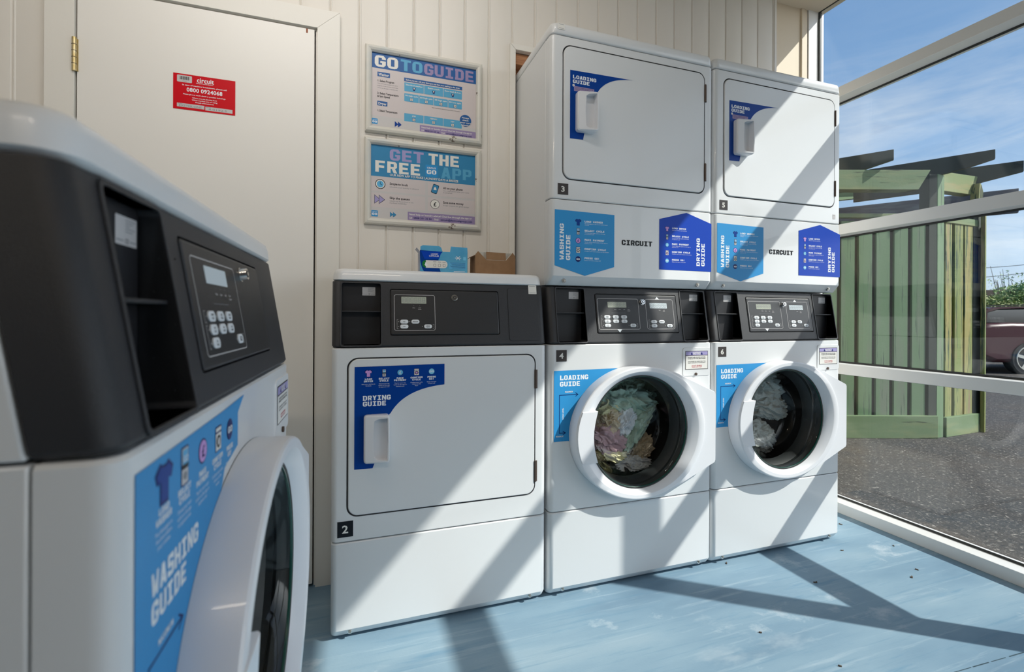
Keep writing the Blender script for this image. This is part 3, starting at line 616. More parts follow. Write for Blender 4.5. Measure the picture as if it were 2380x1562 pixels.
def dryer_door(parent, z0, z1, hz0, hz1, sticker, hing):
    """pressed steel drop-in door, its pull, hinges and printed guide"""
    mb = MB(); P = rrect(.0480, .6465, z0 + .0045, z1 - .0045, .029, 7); Q = rrect(.0500, .6445, z0 + .0065, z1 - .0065, .028, 7)
    mb.loft([[(u, .012, v) for u, v in P], [(u, -.001, v) for u, v in P], [(u, -.003, v) for u, v in Q]], WHITE)
    d_ = obj('door', mb, parent)
    hx0, hx1 = .092, .166
    h = MB()
    def HR(y, i, k=0): return [(u, y if True else 0, v) for u, v in rrect(hx0 + i, hx1 - i * .6, hz0 + i, hz1 - i, .009, 4)]
    P = rrect(hx0, hx1, hz0, hz1, .009, 4)
    def yy(u, f): q = (u - hx0) / (hx1 - hx0); return -.003 - f * (.020 + .016 * q)
    Q = rrect(hx0 + .004, hx1 - .002, hz0 + .004, hz1 - .004, .007, 4)
    h.loft([[(u, -.002, v) for u, v in P], [(u, yy(u, .82), v) for u, v in P], [(u, yy(u, 1), v) for u, v in Q]], PLAST)
    c = MB(); zc = (hz0 + hz1) / 2; hh = (hz1 - hz0) / 2 - .008
    pk = [(.122 - .003 * (1 - abs(k)), zc + hh * k) for k in (-.86, -.5, 0, .5, .86)] + [(.132, zc + hh * .96), (.161, zc + hh), (.1625, zc), (.161, zc - hh), (.132, zc - hh * .96)]
    c.loft([[(u, -.10, v) for u, v in pk], [(u if u < .15 else u - .002, -.012, v) for u, v in pk]], PLAST)
    me = cut(h.mesh('handle'), [c]); me.name = 'handle'; link('handle', me, d_, smooth=30, bevel=.0015)
    for (a, b) in hing:
        mb = MB(); mb.cyl((.6495, -.0035, a), (.6495, -.0035, b), .0042, BROWNM, 10); mb.box((.650, -.003, a), (.6565, .001, b), BROWNM); obj('hinge', mb, d_)
    d = Decal(flat, .0036); sticker(d); d.build('guide_sticker', d_)
    return d_
def door_front(parent, z0, z1, dz0, dz1, dep=.047):
    mb = panel_mb(z0, z1, WHITE, dep=dep); c = MB(); P = rrect(.043, .651, dz0, dz1, .033, 7)
    c.loft([[(u, -.05, v) for u, v in P], [(u, .014, v) for u, v in P]], mat('seam_shadow_grey', (.16, .165, .175), .6))  # grey colour in the recess stands in for shade in the door gap
    me = cut(mb.mesh('front_panel'), [c]); me.name = 'front_panel'; return link('front_panel', me, parent, smooth=35)
def big_dry_sticker(d):
    P = [(.065, .5155), (.065, .824), (.337, .8265), (.337, .7606)] + arcpts((.337, .7606), (.212, .752), (.1705, .679))[1:] + [(.166, .675), (.128, .54), (.118, .5146)]
    d.poly(P, 'blue', 0)
    for k, x in enumerate((.105, .151, .199, .249, .296)): icon(d, k, x, .8035, .0195, False, 1)
    tl = (('LOAD', 'DRYER', ['Add your clothes to', 'the drum']), ('SELECT', 'CYCLE', ['Choose your dry', 'cycle on the app', 'or payment unit']), ('MAKE', 'PAYMENT', ['Pay for your dry', 'cycle on the app or', 'payment unit']), ('CONFIRM', 'CYCLE', ['Confirm your cycle', 'choice on the', 'dryer']), ('PRESS', 'GO!', ['Relax and take', 'a load off!']))
    for x, (a, b, c) in zip((.105, .151, .199, .249, .296), tl):
        for i, t_ in enumerate((a, b)): d.block(t_, x, .7835 - .0065 * i, .0052, .0053 * len(t_), 'white', 1, 'c')
        for i, t_ in enumerate(c): d.text(t_, x, .7695 - .0050 * i, .0029, 'white', 1, 'c', width=.0021 * len(t_))
    d.block('DRYING', .089, .7215, .0145, .082, 'white', 1); d.block('GUIDE', .089, .7040, .0145, .068, 'white', 1)
def small_dry_sticker(d):
    P = [(.071, 1.601), (.071, 1.840), (.200, 1.8425), (.327, 1.8445)] + arcpts((.327, 1.8445), (.205, 1.838), (.173, 1.767))[1:] + [(.165, 1.76), (.128, 1.63), (.122, 1.602)]
    d.poly(P, 'blue', 0)
    d.block('LOADING', .081, 1.812, .0125, .092, 'white', 1); d.block('GUIDE', .081, 1.796, .0125, .066, 'white', 1)
    d.circ(.084, 1.788, .0045, 'off', 1, 16); d.text('i', .084, 1.7858, .0045, 'black', 2, 'c', True)
    d.rect(.086, .165, 1.769, 1.786, 'mauve', 1)
    for i, t_ in enumerate(('Only fill your tumble dryer half full or less', 'or your clothes will not dry and may', 'come out creased')): d.text(t_, .090, 1.7810 - .0045 * i, .0030, 'black', 2, 'l', width=.070 if i == 0 else (.058 if i == 1 else .034))
def tumble_dryer(name, label, loc, rz, num):
    t = thing(name, label, 'tumble dryer', loc, rz)
    kick(t); door_front(t, ZK + .0015, ZC0 - .003, .372, .852); shell(t, .32, 1.08); feet(t, .32)
    dryer_door(t, .372, .852, .535, .679, big_dry_sticker, ((.734, .797), (.417, .487)))
    console(t, [(.027, .141)], 'dryer'); lid(t, .32); number(t, num, .018, .063, .315, .3626, 'black'); return t
def guide_boards(parent, dy=0):
    d = Decal(flat, .0008)
    d.poly([(.016, 1.156), (.133, 1.123), (.251, 1.158), (.251, 1.3465), (.016, 1.350)], 'sky', 0)
    d.block('WASHING', .0505, 1.176, .0158, .126, 'white', 1, rot=math.pi / 2); d.block('GUIDE', .0755, 1.176, .0165, .088, 'white', 1, rot=math.pi / 2)
    for k, (h, sub) in enumerate(WSTEPS):
        z = 1.311 - .0325 * k; icon(d, k, .106, z, .020, True, 1); d.block(h, .131, z + .001, .0064, .0066 * len(h), 'white', 1)
        for i, t_ in enumerate(sub): d.text(t_, .131, z - .0050 - .0048 * i, .0030, 'white', 1, 'l', width=.0025 * len(t_))
    d.poly([(.443, 1.157), (.684, 1.156), (.684, 1.343), (.566, 1.378), (.443, 1.346)], 'blue2', 0)
    d.block('DRYING', .629, 1.176, .0158, .108, 'white', 1, rot=math.pi / 2); d.block('GUIDE', .652, 1.176, .0165, .088, 'white', 1, rot=math.pi / 2)
    for k, (h, sub) in enumerate(DSTEPS):
        z = 1.311 - .0300 * k; icon(d, k, .478, z, .017, False, 1); d.block(h, .500, z + .001, .0062, .0064 * len(h), 'white', 1)
        for i, t_ in enumerate(sub): d.text(t_, .500, z - .0050 - .0046 * i, .0029, 'white', 1, 'l', width=.0024 * len(t_))
    d.block('CIRCUIT', .282, 1.2405, .0185, .130, 'black', 1)
    d.build('guide_print', parent)
def stack_dryer(name, label, loc, rz, num):
    t = thing(name, label, 'tumble dryer', (loc[0], loc[1], loc[2] + 1.0895), rz, 'upper stacked tumble dryers')
    inner = t; zo = 1.0895
    kids0 = set(COL.objects)
    obj('lower_panel', panel_mb(1.0895, 1.3860, WHITE, .031, .026), t); screws(t, 1.105, .0125, (.057, .628))
    door_front(t, 1.3885, 1.9565, 1.456, 1.928)
    mb = MB(); th = .012
    mb.box((0, .0495, 1.0895), (th, DEP, 1.957), WHITE); mb.box((W_ - th, .0495, 1.0895), (W_, DEP, 1.957), WHITE); mb.box((th, DEP - th, 1.0895), (W_ - th, DEP, 1.957), WHITE); mb.box((th, .06, 1.0895), (W_ - th, DEP - th, 1.0995), WHITE)
    obj('cabinet', mb, t, bevel=.002)
    mb = MB()
    def O(z, i): return [(x, y, z) for x, y in outline(0, W_, -.002, DEP, .024, i)]
    mb.loft([O(1.9595, .003), O(1.963, 0), O(1.990, .002), O(1.998, .005), O(2.003, .012)], WHITE); obj('top_cap', mb, t, smooth=50)
    dryer_door(t, 1.456, 1.928, 1.625, 1.764, small_dry_sticker, ((1.815, 1.881), (1.508, 1.575)))
    guide_boards(t); number(t, num, .027, .067, 1.403, 1.442)
    for o in COL.objects:                       # the machine's own frame starts at its base
        if o not in kids0 and o.parent == t: o.location.z = -zo
    d = Decal(flat, .0006)
    if num == '3':
        d = Decal(lambda u, v, o: (u, -.002 - o, v)); d.rect(.024, .050, 1.975, 1.996, 'off', 0); d.line([(.028, 1.992), (.046, 1.992)], .0012, 'grey', 1); d.line([(.028, 1.979), (.046, 1.979)], .0012, 'grey', 1)
    else:
        d.rect(.640, .656, 1.409, 1.429, 'lgrey', 0); d.line([(.643, 1.424), (.653, 1.424)], .001, 'grey', 1)
    q = d.build('blank_label', t); q.location.z = -zo
    return t
YF = 1.49
X2, X4, X6 = -.060, .643, 1.339
m1 = washer('washing_machine', 'front loading washing machine nearest the camera with single keypad and washing guide sticker', (-.1505, .388, -.008 + .008), R(88.2), 'washer')
m2 = tumble_dryer('tumble_dryer', 'low single tumble dryer numbered 2 with drying guide sticker, boxes on its lid', (X2, YF, 0), 0, '2')
m4 = washer('washing_machine', 'front loading washer numbered 4 filled with green and cream washing', (X4, YF, 0), 0, 'stack', '4')
m6 = washer('washing_machine', 'front loading washer numbered 6 beside the glass wall with grey washing inside', (X6, YF, 0), 0, 'stack', '6')
m3 = stack_dryer('tumble_dryer', 'upper tumble dryer numbered 3 standing on washer 4', (X4, YF, 0), 0, '3')
m5 = stack_dryer('tumble_dryer', 'upper tumble dryer numbered 5 next to the glass wall, standing on washer 6', (X6, YF, 0), 0, '5')

# ------------------------------------------------------------------ laundry in the drums
def cloth(name, label, cat, world, rad, m, seed, group, stretch=(1, 1, 1), rot=(0, 0, 0)):
    b = bmesh.new(); bmesh.ops.create_icosphere(b, subdivisions=6, radius=1); M_ = Matrix.Rotation(rot[0], 3, 'X') @ Matrix.Rotation(rot[1], 3, 'Y') @ Matrix.Rotation(rot[2], 3, 'Z')
    for v in b.verts:
        p = v.co.copy(); o = Vector((seed * 3.1, seed * 1.7, seed * .9))
        wv = p * 1.3 + Vector((noise.noise(p * 1.1 + o), noise.noise(p * 1.1 + o * 2), noise.noise(p * 1.1 - o))) * .9
        f = (1 - abs(noise.noise(wv * 1.3 + o)) * 2) * .30 + abs(noise.noise(wv * 3.2 + o)) * .34 + abs(noise.noise(p * 8 + o)) * .09
        q = p * (.62 + f * .75); q.x *= stretch[0]; q.y *= stretch[1]; q.z *= stretch[2]; v.co = (M_ @ q) * rad
    lo = min(v.co.z for v in b.verts)
    me = bpy.data.meshes.new(name); b.to_mesh(me); b.free(); me.materials.append(m)
    o = link(name, me, None, smooth=70); o.location = world; return tag(o, label, cat, group)
def fab(n, c, c2): return mat(n, c, .9, var=[c2], vscale=14, bump=.4, bscale=260)
F_G = fab('sage_cotton', (.40, .54, .44), (.50, .63, .53)); F_Y = fab('yellow_cotton', (.66, .62, .34), (.74, .70, .44)); F_M = fab('mauve_cotton', (.46, .30, .34), (.54, .38, .42))
F_W = fab('white_cotton', (.80, .82, .84), (.66, .70, .76)); F_B = fab('beige_towel', (.55, .45, .32), (.64, .54, .40)); F_N = fab('navy_cotton', (.05, .07, .12), (.09, .11, .17)); F_Gy = fab('grey_cotton', (.50, .52, .50), (.60, .62, .59)); F_D = fab('denim_cloth', (.08, .10, .16), (.13, .15, .22))
def inside(mx, x, y, z): return (mx + WCX + x, YF + y, WCZ + z)
g4 = 'washing tumbling inside washer 4'
for nm, lb, ct, p, r_, m, s_, st, ro_ in (
    ('sheet', 'sage green sheet bunched at the top of washer 4 drum', 'sheet', (.060, .19, .090), .135, F_G, 1, (1.25, .75, .75), (0, .3, 0)),
    ('sheet', 'long twisted sage green sheet curling below the centre of washer 4 window', 'sheet', (.085, .165, -.035), .115, F_G, 2, (.50, .6, 1.5), (0, .7, 0)),
    ('shirt', 'pale yellow shirt at the left of washer 4 window', 'shirt', (-.035, .165, .055), .070, F_Y, 3, (1.1, .8, .8), (0, 0, 0)),
    ('shirt', 'white shirt in the middle of washer 4 window', 'shirt', (.035, .145, .005), .068, F_W, 4, (.8, .8, 1.1), (0, .4, 0)),
    ('towel', 'beige towel left of the white shirt in washer 4', 'towel', (-.030, .155, .000), .075, F_B, 5, (1, .8, .9), (0, 0, 0)),
    ('shirt', 'mauve shirt low on the left of washer 4 window', 'shirt', (-.045, .155, -.065), .092, F_M, 6, (1.2, .8, .8), (0, .4, 0)),
    ('towel', 'beige towel hanging at the lower right of the washing in washer 4', 'towel', (.130, .18, -.120), .075, F_B, 7, (1.0, .8, .9), (0, -.7, 0)),
    ('shirt', 'pale yellow cloth at the bottom left of washer 4 drum', 'cloth', (-.02, .15, -.125), .072, F_Y, 8, (1.2, .8, .6), (0, .2, 0)),
    ('shirt', 'white cloth lying at the bottom of washer 4 drum', 'cloth', (.08, .15, -.175), .070, F_W, 9, (1.5, .8, .5), (0, 0, 0)),
    ('trousers', 'dark navy trousers behind the other washing in washer 4', 'trousers', (.05, .28, -.03), .150, F_N, 10, (1.2, .5, 1.0), (0, 0, 0))):
    cloth(nm, lb, ct, inside(X4, *p), r_, m, s_, g4, st, ro_)
g6 = 'washing tumbling inside washer 6'
for nm, lb, ct, p, r_, m, s_, st, ro_ in (
    ('sheet', 'grey sheet at the top left of washer 6 window', 'sheet', (.060, .19, .090), .140, F_Gy, 21, (1.15, .7, .9), (0, .3, 0)),
    ('towel', 'crumpled grey towel in the middle of washer 6 window', 'towel', (.095, .165, .015), .100, F_Gy, 22, (1.3, .7, .7), (0, .2, 0)),
    ('towel', 'grey towel at the bottom left of washer 6 drum', 'towel', (.030, .16, -.115), .105, F_Gy, 23, (1.2, .7, .8), (0, .5, 0))):
    cloth(nm, lb, ct, inside(X6, *p), r_, m, s_, g6, st, ro_)
a1 = R(88.2); ex1 = Vector((math.cos(a1), math.sin(a1), 0)); ey1 = Vector((-math.sin(a1), math.cos(a1), 0))
def in1(x, y, z): return Vector((-.1505, .388, 0)) + ex1 * (WCX + x) + ey1 * y + Vector((0, 0, WCZ + z))
cloth('trousers', 'dark blue trousers low in the nearest washing machine drum', 'trousers', in1(.05, .18, -.03), .10, F_D, 31, None, (1.1, .7, 1.2), (0, 0, 0))
cloth('towel', 'pale blue towel at the bottom of the nearest washing machine drum', 'towel', in1(.09, .15, -.13), .08, fab('pale_blue_towel', (.30, .36, .48), (.36, .42, .55)), 32, None, (1.2, .7, .8), (0, 0, 0))

# ------------------------------------------------------------------ room
WY, XR = 1.845, 2.31
ZCEIL = 2.63
YB, XL = -2.3, -1.35
mb = MB(); mb.box((XL - .1, YB - .12, -.02), (2.44, 3.1, 0), FLOOR)
f = struct('floor', mb, 0)
mb = MB()
for a, b in (((1.98, .585), (2.22, .735)), ):
    pass
def strip(mb, p, q, w_, z, m):
    p, q = Vector((*p, z)), Vector((*q, z)); d_ = (q - p).normalized(); n_ = Vector((-d_.y, d_.x, 0)) * w_ / 2
    mb.add([p - n_, q - n_, q + n_, p + n_], [(0, 1, 2, 3)], m)
for k in range(9):
    t0, t1 = k / 9 + .01, (k + 1) / 9 - .006 * (k % 3)
    A, B = Vector((1.57, .835)), Vector((2.25, .80))
    strip(mb, A.lerp(B, t0), A.lerp(B, t1), .0028 if k % 2 else .002, .0006, SEAM)
obj('seam_line', mb, f, 0)
# boarded back wall: tongue-and-groove profile, joints every 0.1005 m
JX = [.016 + .1005 * i for i in range(-14, 21)]
def boards(mb, x0, x1, z0, z1, m, y=WY):
    pts = [(x0, y)]
    for j in JX:
        for dx, dy in ((-.0045, 0), (-.002, .0030), (.0005, .0045), (.002, .0015), (.0045, -.0012), (.0075, -.0012), (.0095, .0008), (.0115, 0)):
            if x0 + .001 < j + dx < x1 - .001: pts.append((j + dx, y + dy))
    pts.append((x1, y)); n = len(pts); V = []
    for x, yy_ in pts: V.append((x, yy_, z0))
    for x, yy_ in pts: V.append((x, yy_, z1))
    F = [(i, i + 1, n + i + 1, n + i) for i in range(n - 1)]
    mb.add(V, F, m); mb.box((x0, y + .010, z0), (x1, y + .09, z1), m)
    for x in (x0, x1): mb.add([(x, y, z0), (x, y + .012, z0), (x, y + .012, z1), (x, y, z1)], [(0, 1, 2, 3)], m)
    for z in (z0, z1): mb.add([(p[0], p[1], z) for p in pts] + [(x1, y + .012, z), (x0, y + .012, z)], [tuple(range(n + 2))], m)
mb = MB()
DX0, DX1, DZ = -.828, -.132, 2.014
OX0, OX1, OZ = .632, 2.041, 2.081
boards(mb, XL, DX0, 0, ZCEIL + .05, WALLP); boards(mb, DX0, DX1, DZ, ZCEIL + .05, WALLP); boards(mb, DX1, OX0, 0, ZCEIL + .05, WALLP)
boards(mb, OX0, OX1, OZ, ZCEIL + .05, WALLP)
mb.box((OX1 - .007, WY - .004, 0), (OX1 + .006, WY + .10, ZCEIL + .05), WALLP)
struct('wall_back', mb, 25)
mb = MB(); mb.box((OX1 + .006, 1.885, 0), (2.262, 1.975, ZCEIL + .05), CREAM); mb.box((2.262, 1.876, 0), (2.285, 1.975, ZCEIL + .05), CREAM); mb.box((2.287, 1.880, 0), (2.305, 1.975, ZCEIL + .05), CREAM)
struct('wall_pier', mb, 0, .002)
mb = MB(); mb.box((XL - .1, YB, 0), (XL, 3.1, ZCEIL + .05), WALLP); struct('wall_left', mb, 0)
mb = MB(); mb.box((XL - .1, 3.0, 0), (2.44, 3.1, 2.8), VOID); mb.box((2.34, 1.98, 0), (2.44, 3.0, 2.8), VOID); mb.box((-.2, WY + .1, 0), (-.1, 3.0, 2.8), VOID); struct('wall_store', mb, 0)
mb = MB(); mb.box((XL - .1, YB - .12, ZCEIL), (2.42, 3.1, ZCEIL + .12), mat('ceiling_paint', (.60, .52, .41), .7)); struct('ceiling', mb, 0)
mb = MB(); mb.box((OX0, WY + .012, 2.035), (OX1, WY + .06, OZ), WOOD); mb.box((OX0, WY + .06, 1.97), (OX1, WY + .16, OZ + .02), WOOD); struct('trim_lintel', mb, 0, .002)
mb = MB()   # flat casing round the machine opening
mb.prism([(.608, WY, 0), (OX0, WY, 0), (OX0, WY, OZ), (.608, WY, 2.104)], (0, -.013, 0), TRIMP)
mb.prism([(OX0 + .0006, WY, OZ + .0004), (OX1, WY, OZ), (OX1, WY, 2.112), (.6086, WY, 2.1044)], (0, -.013, 0), TRIMP)
struct('trim_1', mb, 0, .0015)
# door with its architrave
mb = MB(); T = WY - .020
mb.prism([(-.902, WY, 0), (DX0, WY, 0), (DX0, WY, DZ), (-.902, WY, 2.083)], (0, -.020, 0), TRIMP)
mb.prism([(-.050, WY, 0), (DX1 + .006, WY, 0), (DX1 + .006, WY, DZ), (-.050, WY, 2.083)], (0, -.020, 0), TRIMP)
mb.prism([(DX0 + .0007, WY, DZ + .0005), (DX1 + .0053, WY, DZ + .0005), (-.0507, WY, 2.083), (-.9013, WY, 2.083)], (0, -.020, 0), TRIMP)
mb.box((-.085, WY - .022, 1.2), (-.080, WY - .0195, 1.2005), TRIMP)
struct('trim_2', mb, 0, .002)
mb = MB(); mb.box((DX0, WY - .004, 0), (DX0 + .002, WY + .06, DZ), VOID); mb.box((DX1, WY - .004, 0), (DX1 + .005, WY + .06, DZ), TRIMP); mb.box((DX0, WY - .004, DZ - .003), (DX1, WY + .06, DZ), TRIMP)
mb.box((DX0 - .02, WY + .045, 0), (DX1 + .02, WY + .07, DZ), VOID); struct('trim_3', mb, 0)
mb = MB(); mb.box((DX0 + .005, WY - .014, .012), (DX1 - .004, WY + .028, DZ - .0065), DOORP)
mb.box((DX1 - .032, WY - .0146, DZ - .022), (DX1 - .026, WY - .013, DZ - .0065), mat('rust_mark', (.30, .10, .05), .8))
door = struct('door_1', mb, 0, .0015)
mb = MB(); mb.cyl((DX0 + .0015, WY - .022, 1.738), (DX0 + .0015, WY - .022, 1.842), .0062, BRASS, 14); mb.box((DX0 + .002, WY - .0165, 1.740), (DX0 + .009, WY - .0135, 1.840), BRASS)
for z in (1.760, 1.780, 1.800, 1.820): mb.cyl((DX0 + .0015, WY - .022, z - .0006), (DX0 + .0015, WY - .022, z + .0006), .0068, BROWNM, 14)
obj('hinge', mb, door)
mb = MB(); mb.cyl((DX0 + .0015, WY - .022, .22), (DX0 + .0015, WY - .022, .32), .0062, BRASS, 14); obj('hinge', mb, door)
mb = MB(); mb.box((XL, WY - .014, 0), (-.904, WY, .09), TRIMP); struct('baseboard_back', mb, 0, .002)

# glazed wall on the right (its panes run along y); bars 50 mm face, 110 mm deep
XO = 2.42; XG = 2.385; GT = .012
YE = 1.876
def rail(mb, y0, y1, z0, z1): mb.box((XR, y0, z0), (XG - .001, y1, z1), ALU); mb.box((XG - .001, y0, z0 + .004), (XG + GT + .004, y1, z1 - .004), GASK); mb.box((XG + GT + .004, y0, z0), (XO, y1, z1), ALU)
MUL = [(.503, .549), (-.62, -.57), (-1.75, -1.70)]
bars = [(2.0896, 2.1399), (1.3955, 1.4468), (.6964, .7466)]
mb = MB()
rail(mb, YB, YE, 0, .0513); rail(mb, YB, YE, 2.635, 2.72)
mb.box((XR, YE, 0), (XO, YE + .05, 2.72), ALU); mb.box((XG, YE - .006, .05), (XG + GT, YE, 2.635), GASK)
mb.box((XL, YE + .05, 2.70), (XO, 3.1, 2.72), ALU) if False else None
for a, b in MUL: rail(mb, a, b, .0513, 2.635)
for a, b in bars: rail(mb, .549, YE, a, b)
rail(mb, -.57, .503, *bars[0]); rail(mb, -1.70, -.62, *bars[0]); rail(mb, YB, -1.75, *bars[0])
# black glazing gaskets just inside the panes
def gk(y0, y1, z0, z1):
    for (a, b, c, d_) in ((y0, y1, z0, z0 + .009), (y0, y1, z1 - .009, z1), (y0, y0 + .008, z0, z1), (y1 - .008, y1, z0, z1)):
        mb.box((XG - .006, a, c), (XG, b, d_), GASK)
PZ = [(.0513, .6964), (.7466, 1.3955), (1.4468, 2.0896), (2.1399, 2.635)]
panes = [(.549, YE, a, b) for a, b in PZ] + [(-.57, .503, .0513, 2.0896), (-.57, .503, 2.1399, 2.635), (-1.70, -.62, .0513, 2.0896), (-1.70, -.62, 2.1399, 2.635), (YB, -1.75, .0513, 2.0896), (YB, -1.75, 2.1399, 2.635)]
for p in panes: gk(*p)
win = struct('window_1', mb, 0, .0015)
for (y0, y1, z0, z1) in panes:
    g = MB(); g.box((XG, y0 + .001, z0 + .001), (XG + GT, y1 - .001, z1 - .001), GLASS); obj('glass_pane', g, win, 0)
mb = MB(); mb.box((XL - .1, YB - .12, 2.72), (XO, 3.1, 2.86), CREAM); struct('trim_roof', mb, 0)
mb = MB(); mb.box((XL - .1, YB - .12, 0), (2.44, YB, 2.72), mat('rear_wall_paint', (.22, .18, .155), .6)); struct('wall_rear', mb, 0)

# two added fill lamps, out of view, to brighten upper wall and fronts
mat('fill_lamp_tube', (.9, .9, .88), .4); bs_ = MATS['fill_lamp_tube'].node_tree.nodes['Principled BSDF']; bs_.inputs['Emission Color'].default_value = (1, .96, .90, 1); bs_.inputs['Emission Strength'].default_value = 1.5
for nm_, lc, en, colr in (('added white fill lamp, unseen, on the ceiling above the door', (-.15, .75, ZCEIL - .075), 5.2, (1, .955, .90)), ('added warm fill lamp, unseen, on the ceiling behind the camera', (-.35, -1.1, ZCEIL - .075), 5.0, (1, .86, .70))):
    t = thing('ceiling_fill_light', nm_, 'light', lc)
    mb = MB(); mb.box((-.62, -.035, .035), (.62, .035, .074), ALU); obj('housing', mb, t, 0, .004)
    mb = MB(); mb.cyl((-.60, 0, .018), (.60, 0, .018), .014, MATS['fill_lamp_tube'], 16); obj('tube', mb, t)
    ld = bpy.data.lights.new('fill_tube_light', 'AREA'); ld.shape = 'RECTANGLE'; ld.size = 1.2; ld.size_y = .06; ld.energy = en; ld.color = colr
    lo = bpy.data.objects.new('fill_tube_light', ld); COL.objects.link(lo); lo.parent = t; lo.location = (0, .02, 0); lo.rotation_euler = (R(62), 0, 0); ld.spread = R(130)

# ------------------------------------------------------------------ things on the wall and on the lid
wallf = lambda y: (lambda u, v, o: (u, y - o, v))
def notice_red():
    d = Decal(wallf(WY - .0142), .0008); x0, x1, z0, z1 = -.567, -.386, 1.6625, 1.7805
    U = lambda k: x0 + (x1 - x0) * k; V = lambda k: z1 - (z1 - z0) * k
    d.rect(x0, x1, z0, z1, 'red', 0); d.rect(U(.06), U(.295), V(.235), V(.04), 'lgrey', 1, .003)
    for i in range(12): d.rect(U(.105 + .0125 * i), U(.105 + .0125 * i + (.008 if i % 3 else .005)), V(.165), V(.07), 'black', 2)
    d.line([(U(.15), V(.20)), (U(.21), V(.205))], .001, 'grey', 2)
    d.text('circuit', U(.51), V(.185), .0155, 'white', 1, 'c', True, width=.050)
    for t_, y_, h, wd, b_ in (('Managed Laundry Systems', .225, .0028, .050, 1), ('In case of machine breakdown, please call', .32, .0042, .130, 1), ('0800 0924068', .48, .0130, .105, 1), ('Please give as much detail as possible including:-', .575, .0036, .125, 1), ('Where you are phoning from', .66, .0036, .072, 1), ('Which machine you are using', .72, .0036, .074, 1), ('Details of breakdown', .78, .0036, .054, 1)):
        d.text(t_, U(.50), V(y_), h, 'white', 1, 'c', bool(b_), width=wd)
    d.rect(U(.06), U(.495), V(.935), V(.83), 'lgrey', 1); d.rect(U(.51), U(.955), V(.955), V(.845), 'lgrey', 1)
    d.text('Site Name', U(.075), V(.855), .0022, 'black', 2); d.text('Machine ID', U(.52), V(.868), .0022, 'black', 2)
    d.text('EXETER ONE', U(.09), V(.92), .0062, 'grey', 2, 'l', width=.066); d.text('4.0192.5', U(.56), V(.935), .0062, 'grey', 2, 'l', width=.056)
    o = d.build('safety_sign'); tag(o, 'red breakdown notice with a phone number stuck on the white door', 'sign'); return o
notice_red()
def framed(label, x0, x1, z0, z1, printer):
    t = thing('framed_poster', label, 'poster', ((x0 + x1) / 2, WY, z0), 0, 'framed posters on the boarded wall'); ox, oz = (x0 + x1) / 2, z0
    fw_ = .024; mb = MB(); prof = [(0, 0), (0, .011), (.004, .017), (.012, .019), (.019, .016), (.024, .010), (.024, .004)]   # (inward, out)
    rings = []
    for (i, o) in prof: rings.append([(x - ox, -o - .001, z - oz) for x, z in ((x0 + i, z0 + i), (x1 - i, z0 + i), (x1 - i, z1 - i), (x0 + i, z1 - i))])
    mb.loft(rings, FRAMEP, caps=False); mb.box((x0 + .002 - ox, -.004, .002), (x1 - .002 - ox, -.001, z1 - z0 - .002), FRAMEP)
    obj('frame', mb, t, smooth=0)
    d = Decal(lambda u, v, o: (u - ox, -.0045 - o, v - oz), .0004); printer(d, x0 + fw_, x1 - fw_, z0 + fw_, z1 - fw_); d.build('poster_print', t)
    return t
def go_badge(d, x, z, q, l=2):
    d.rect(x - q, x + q, z - q, z + q, 'sky', l, q * .12); d.text('CIRCUIT', x, z + q * .36, q * .28, 'white', l + 1, 'c', True, width=q * 1.5); d.block('GO', x, z - q * .52, q * .7, q * 1.6, 'white', l + 1, 'c')
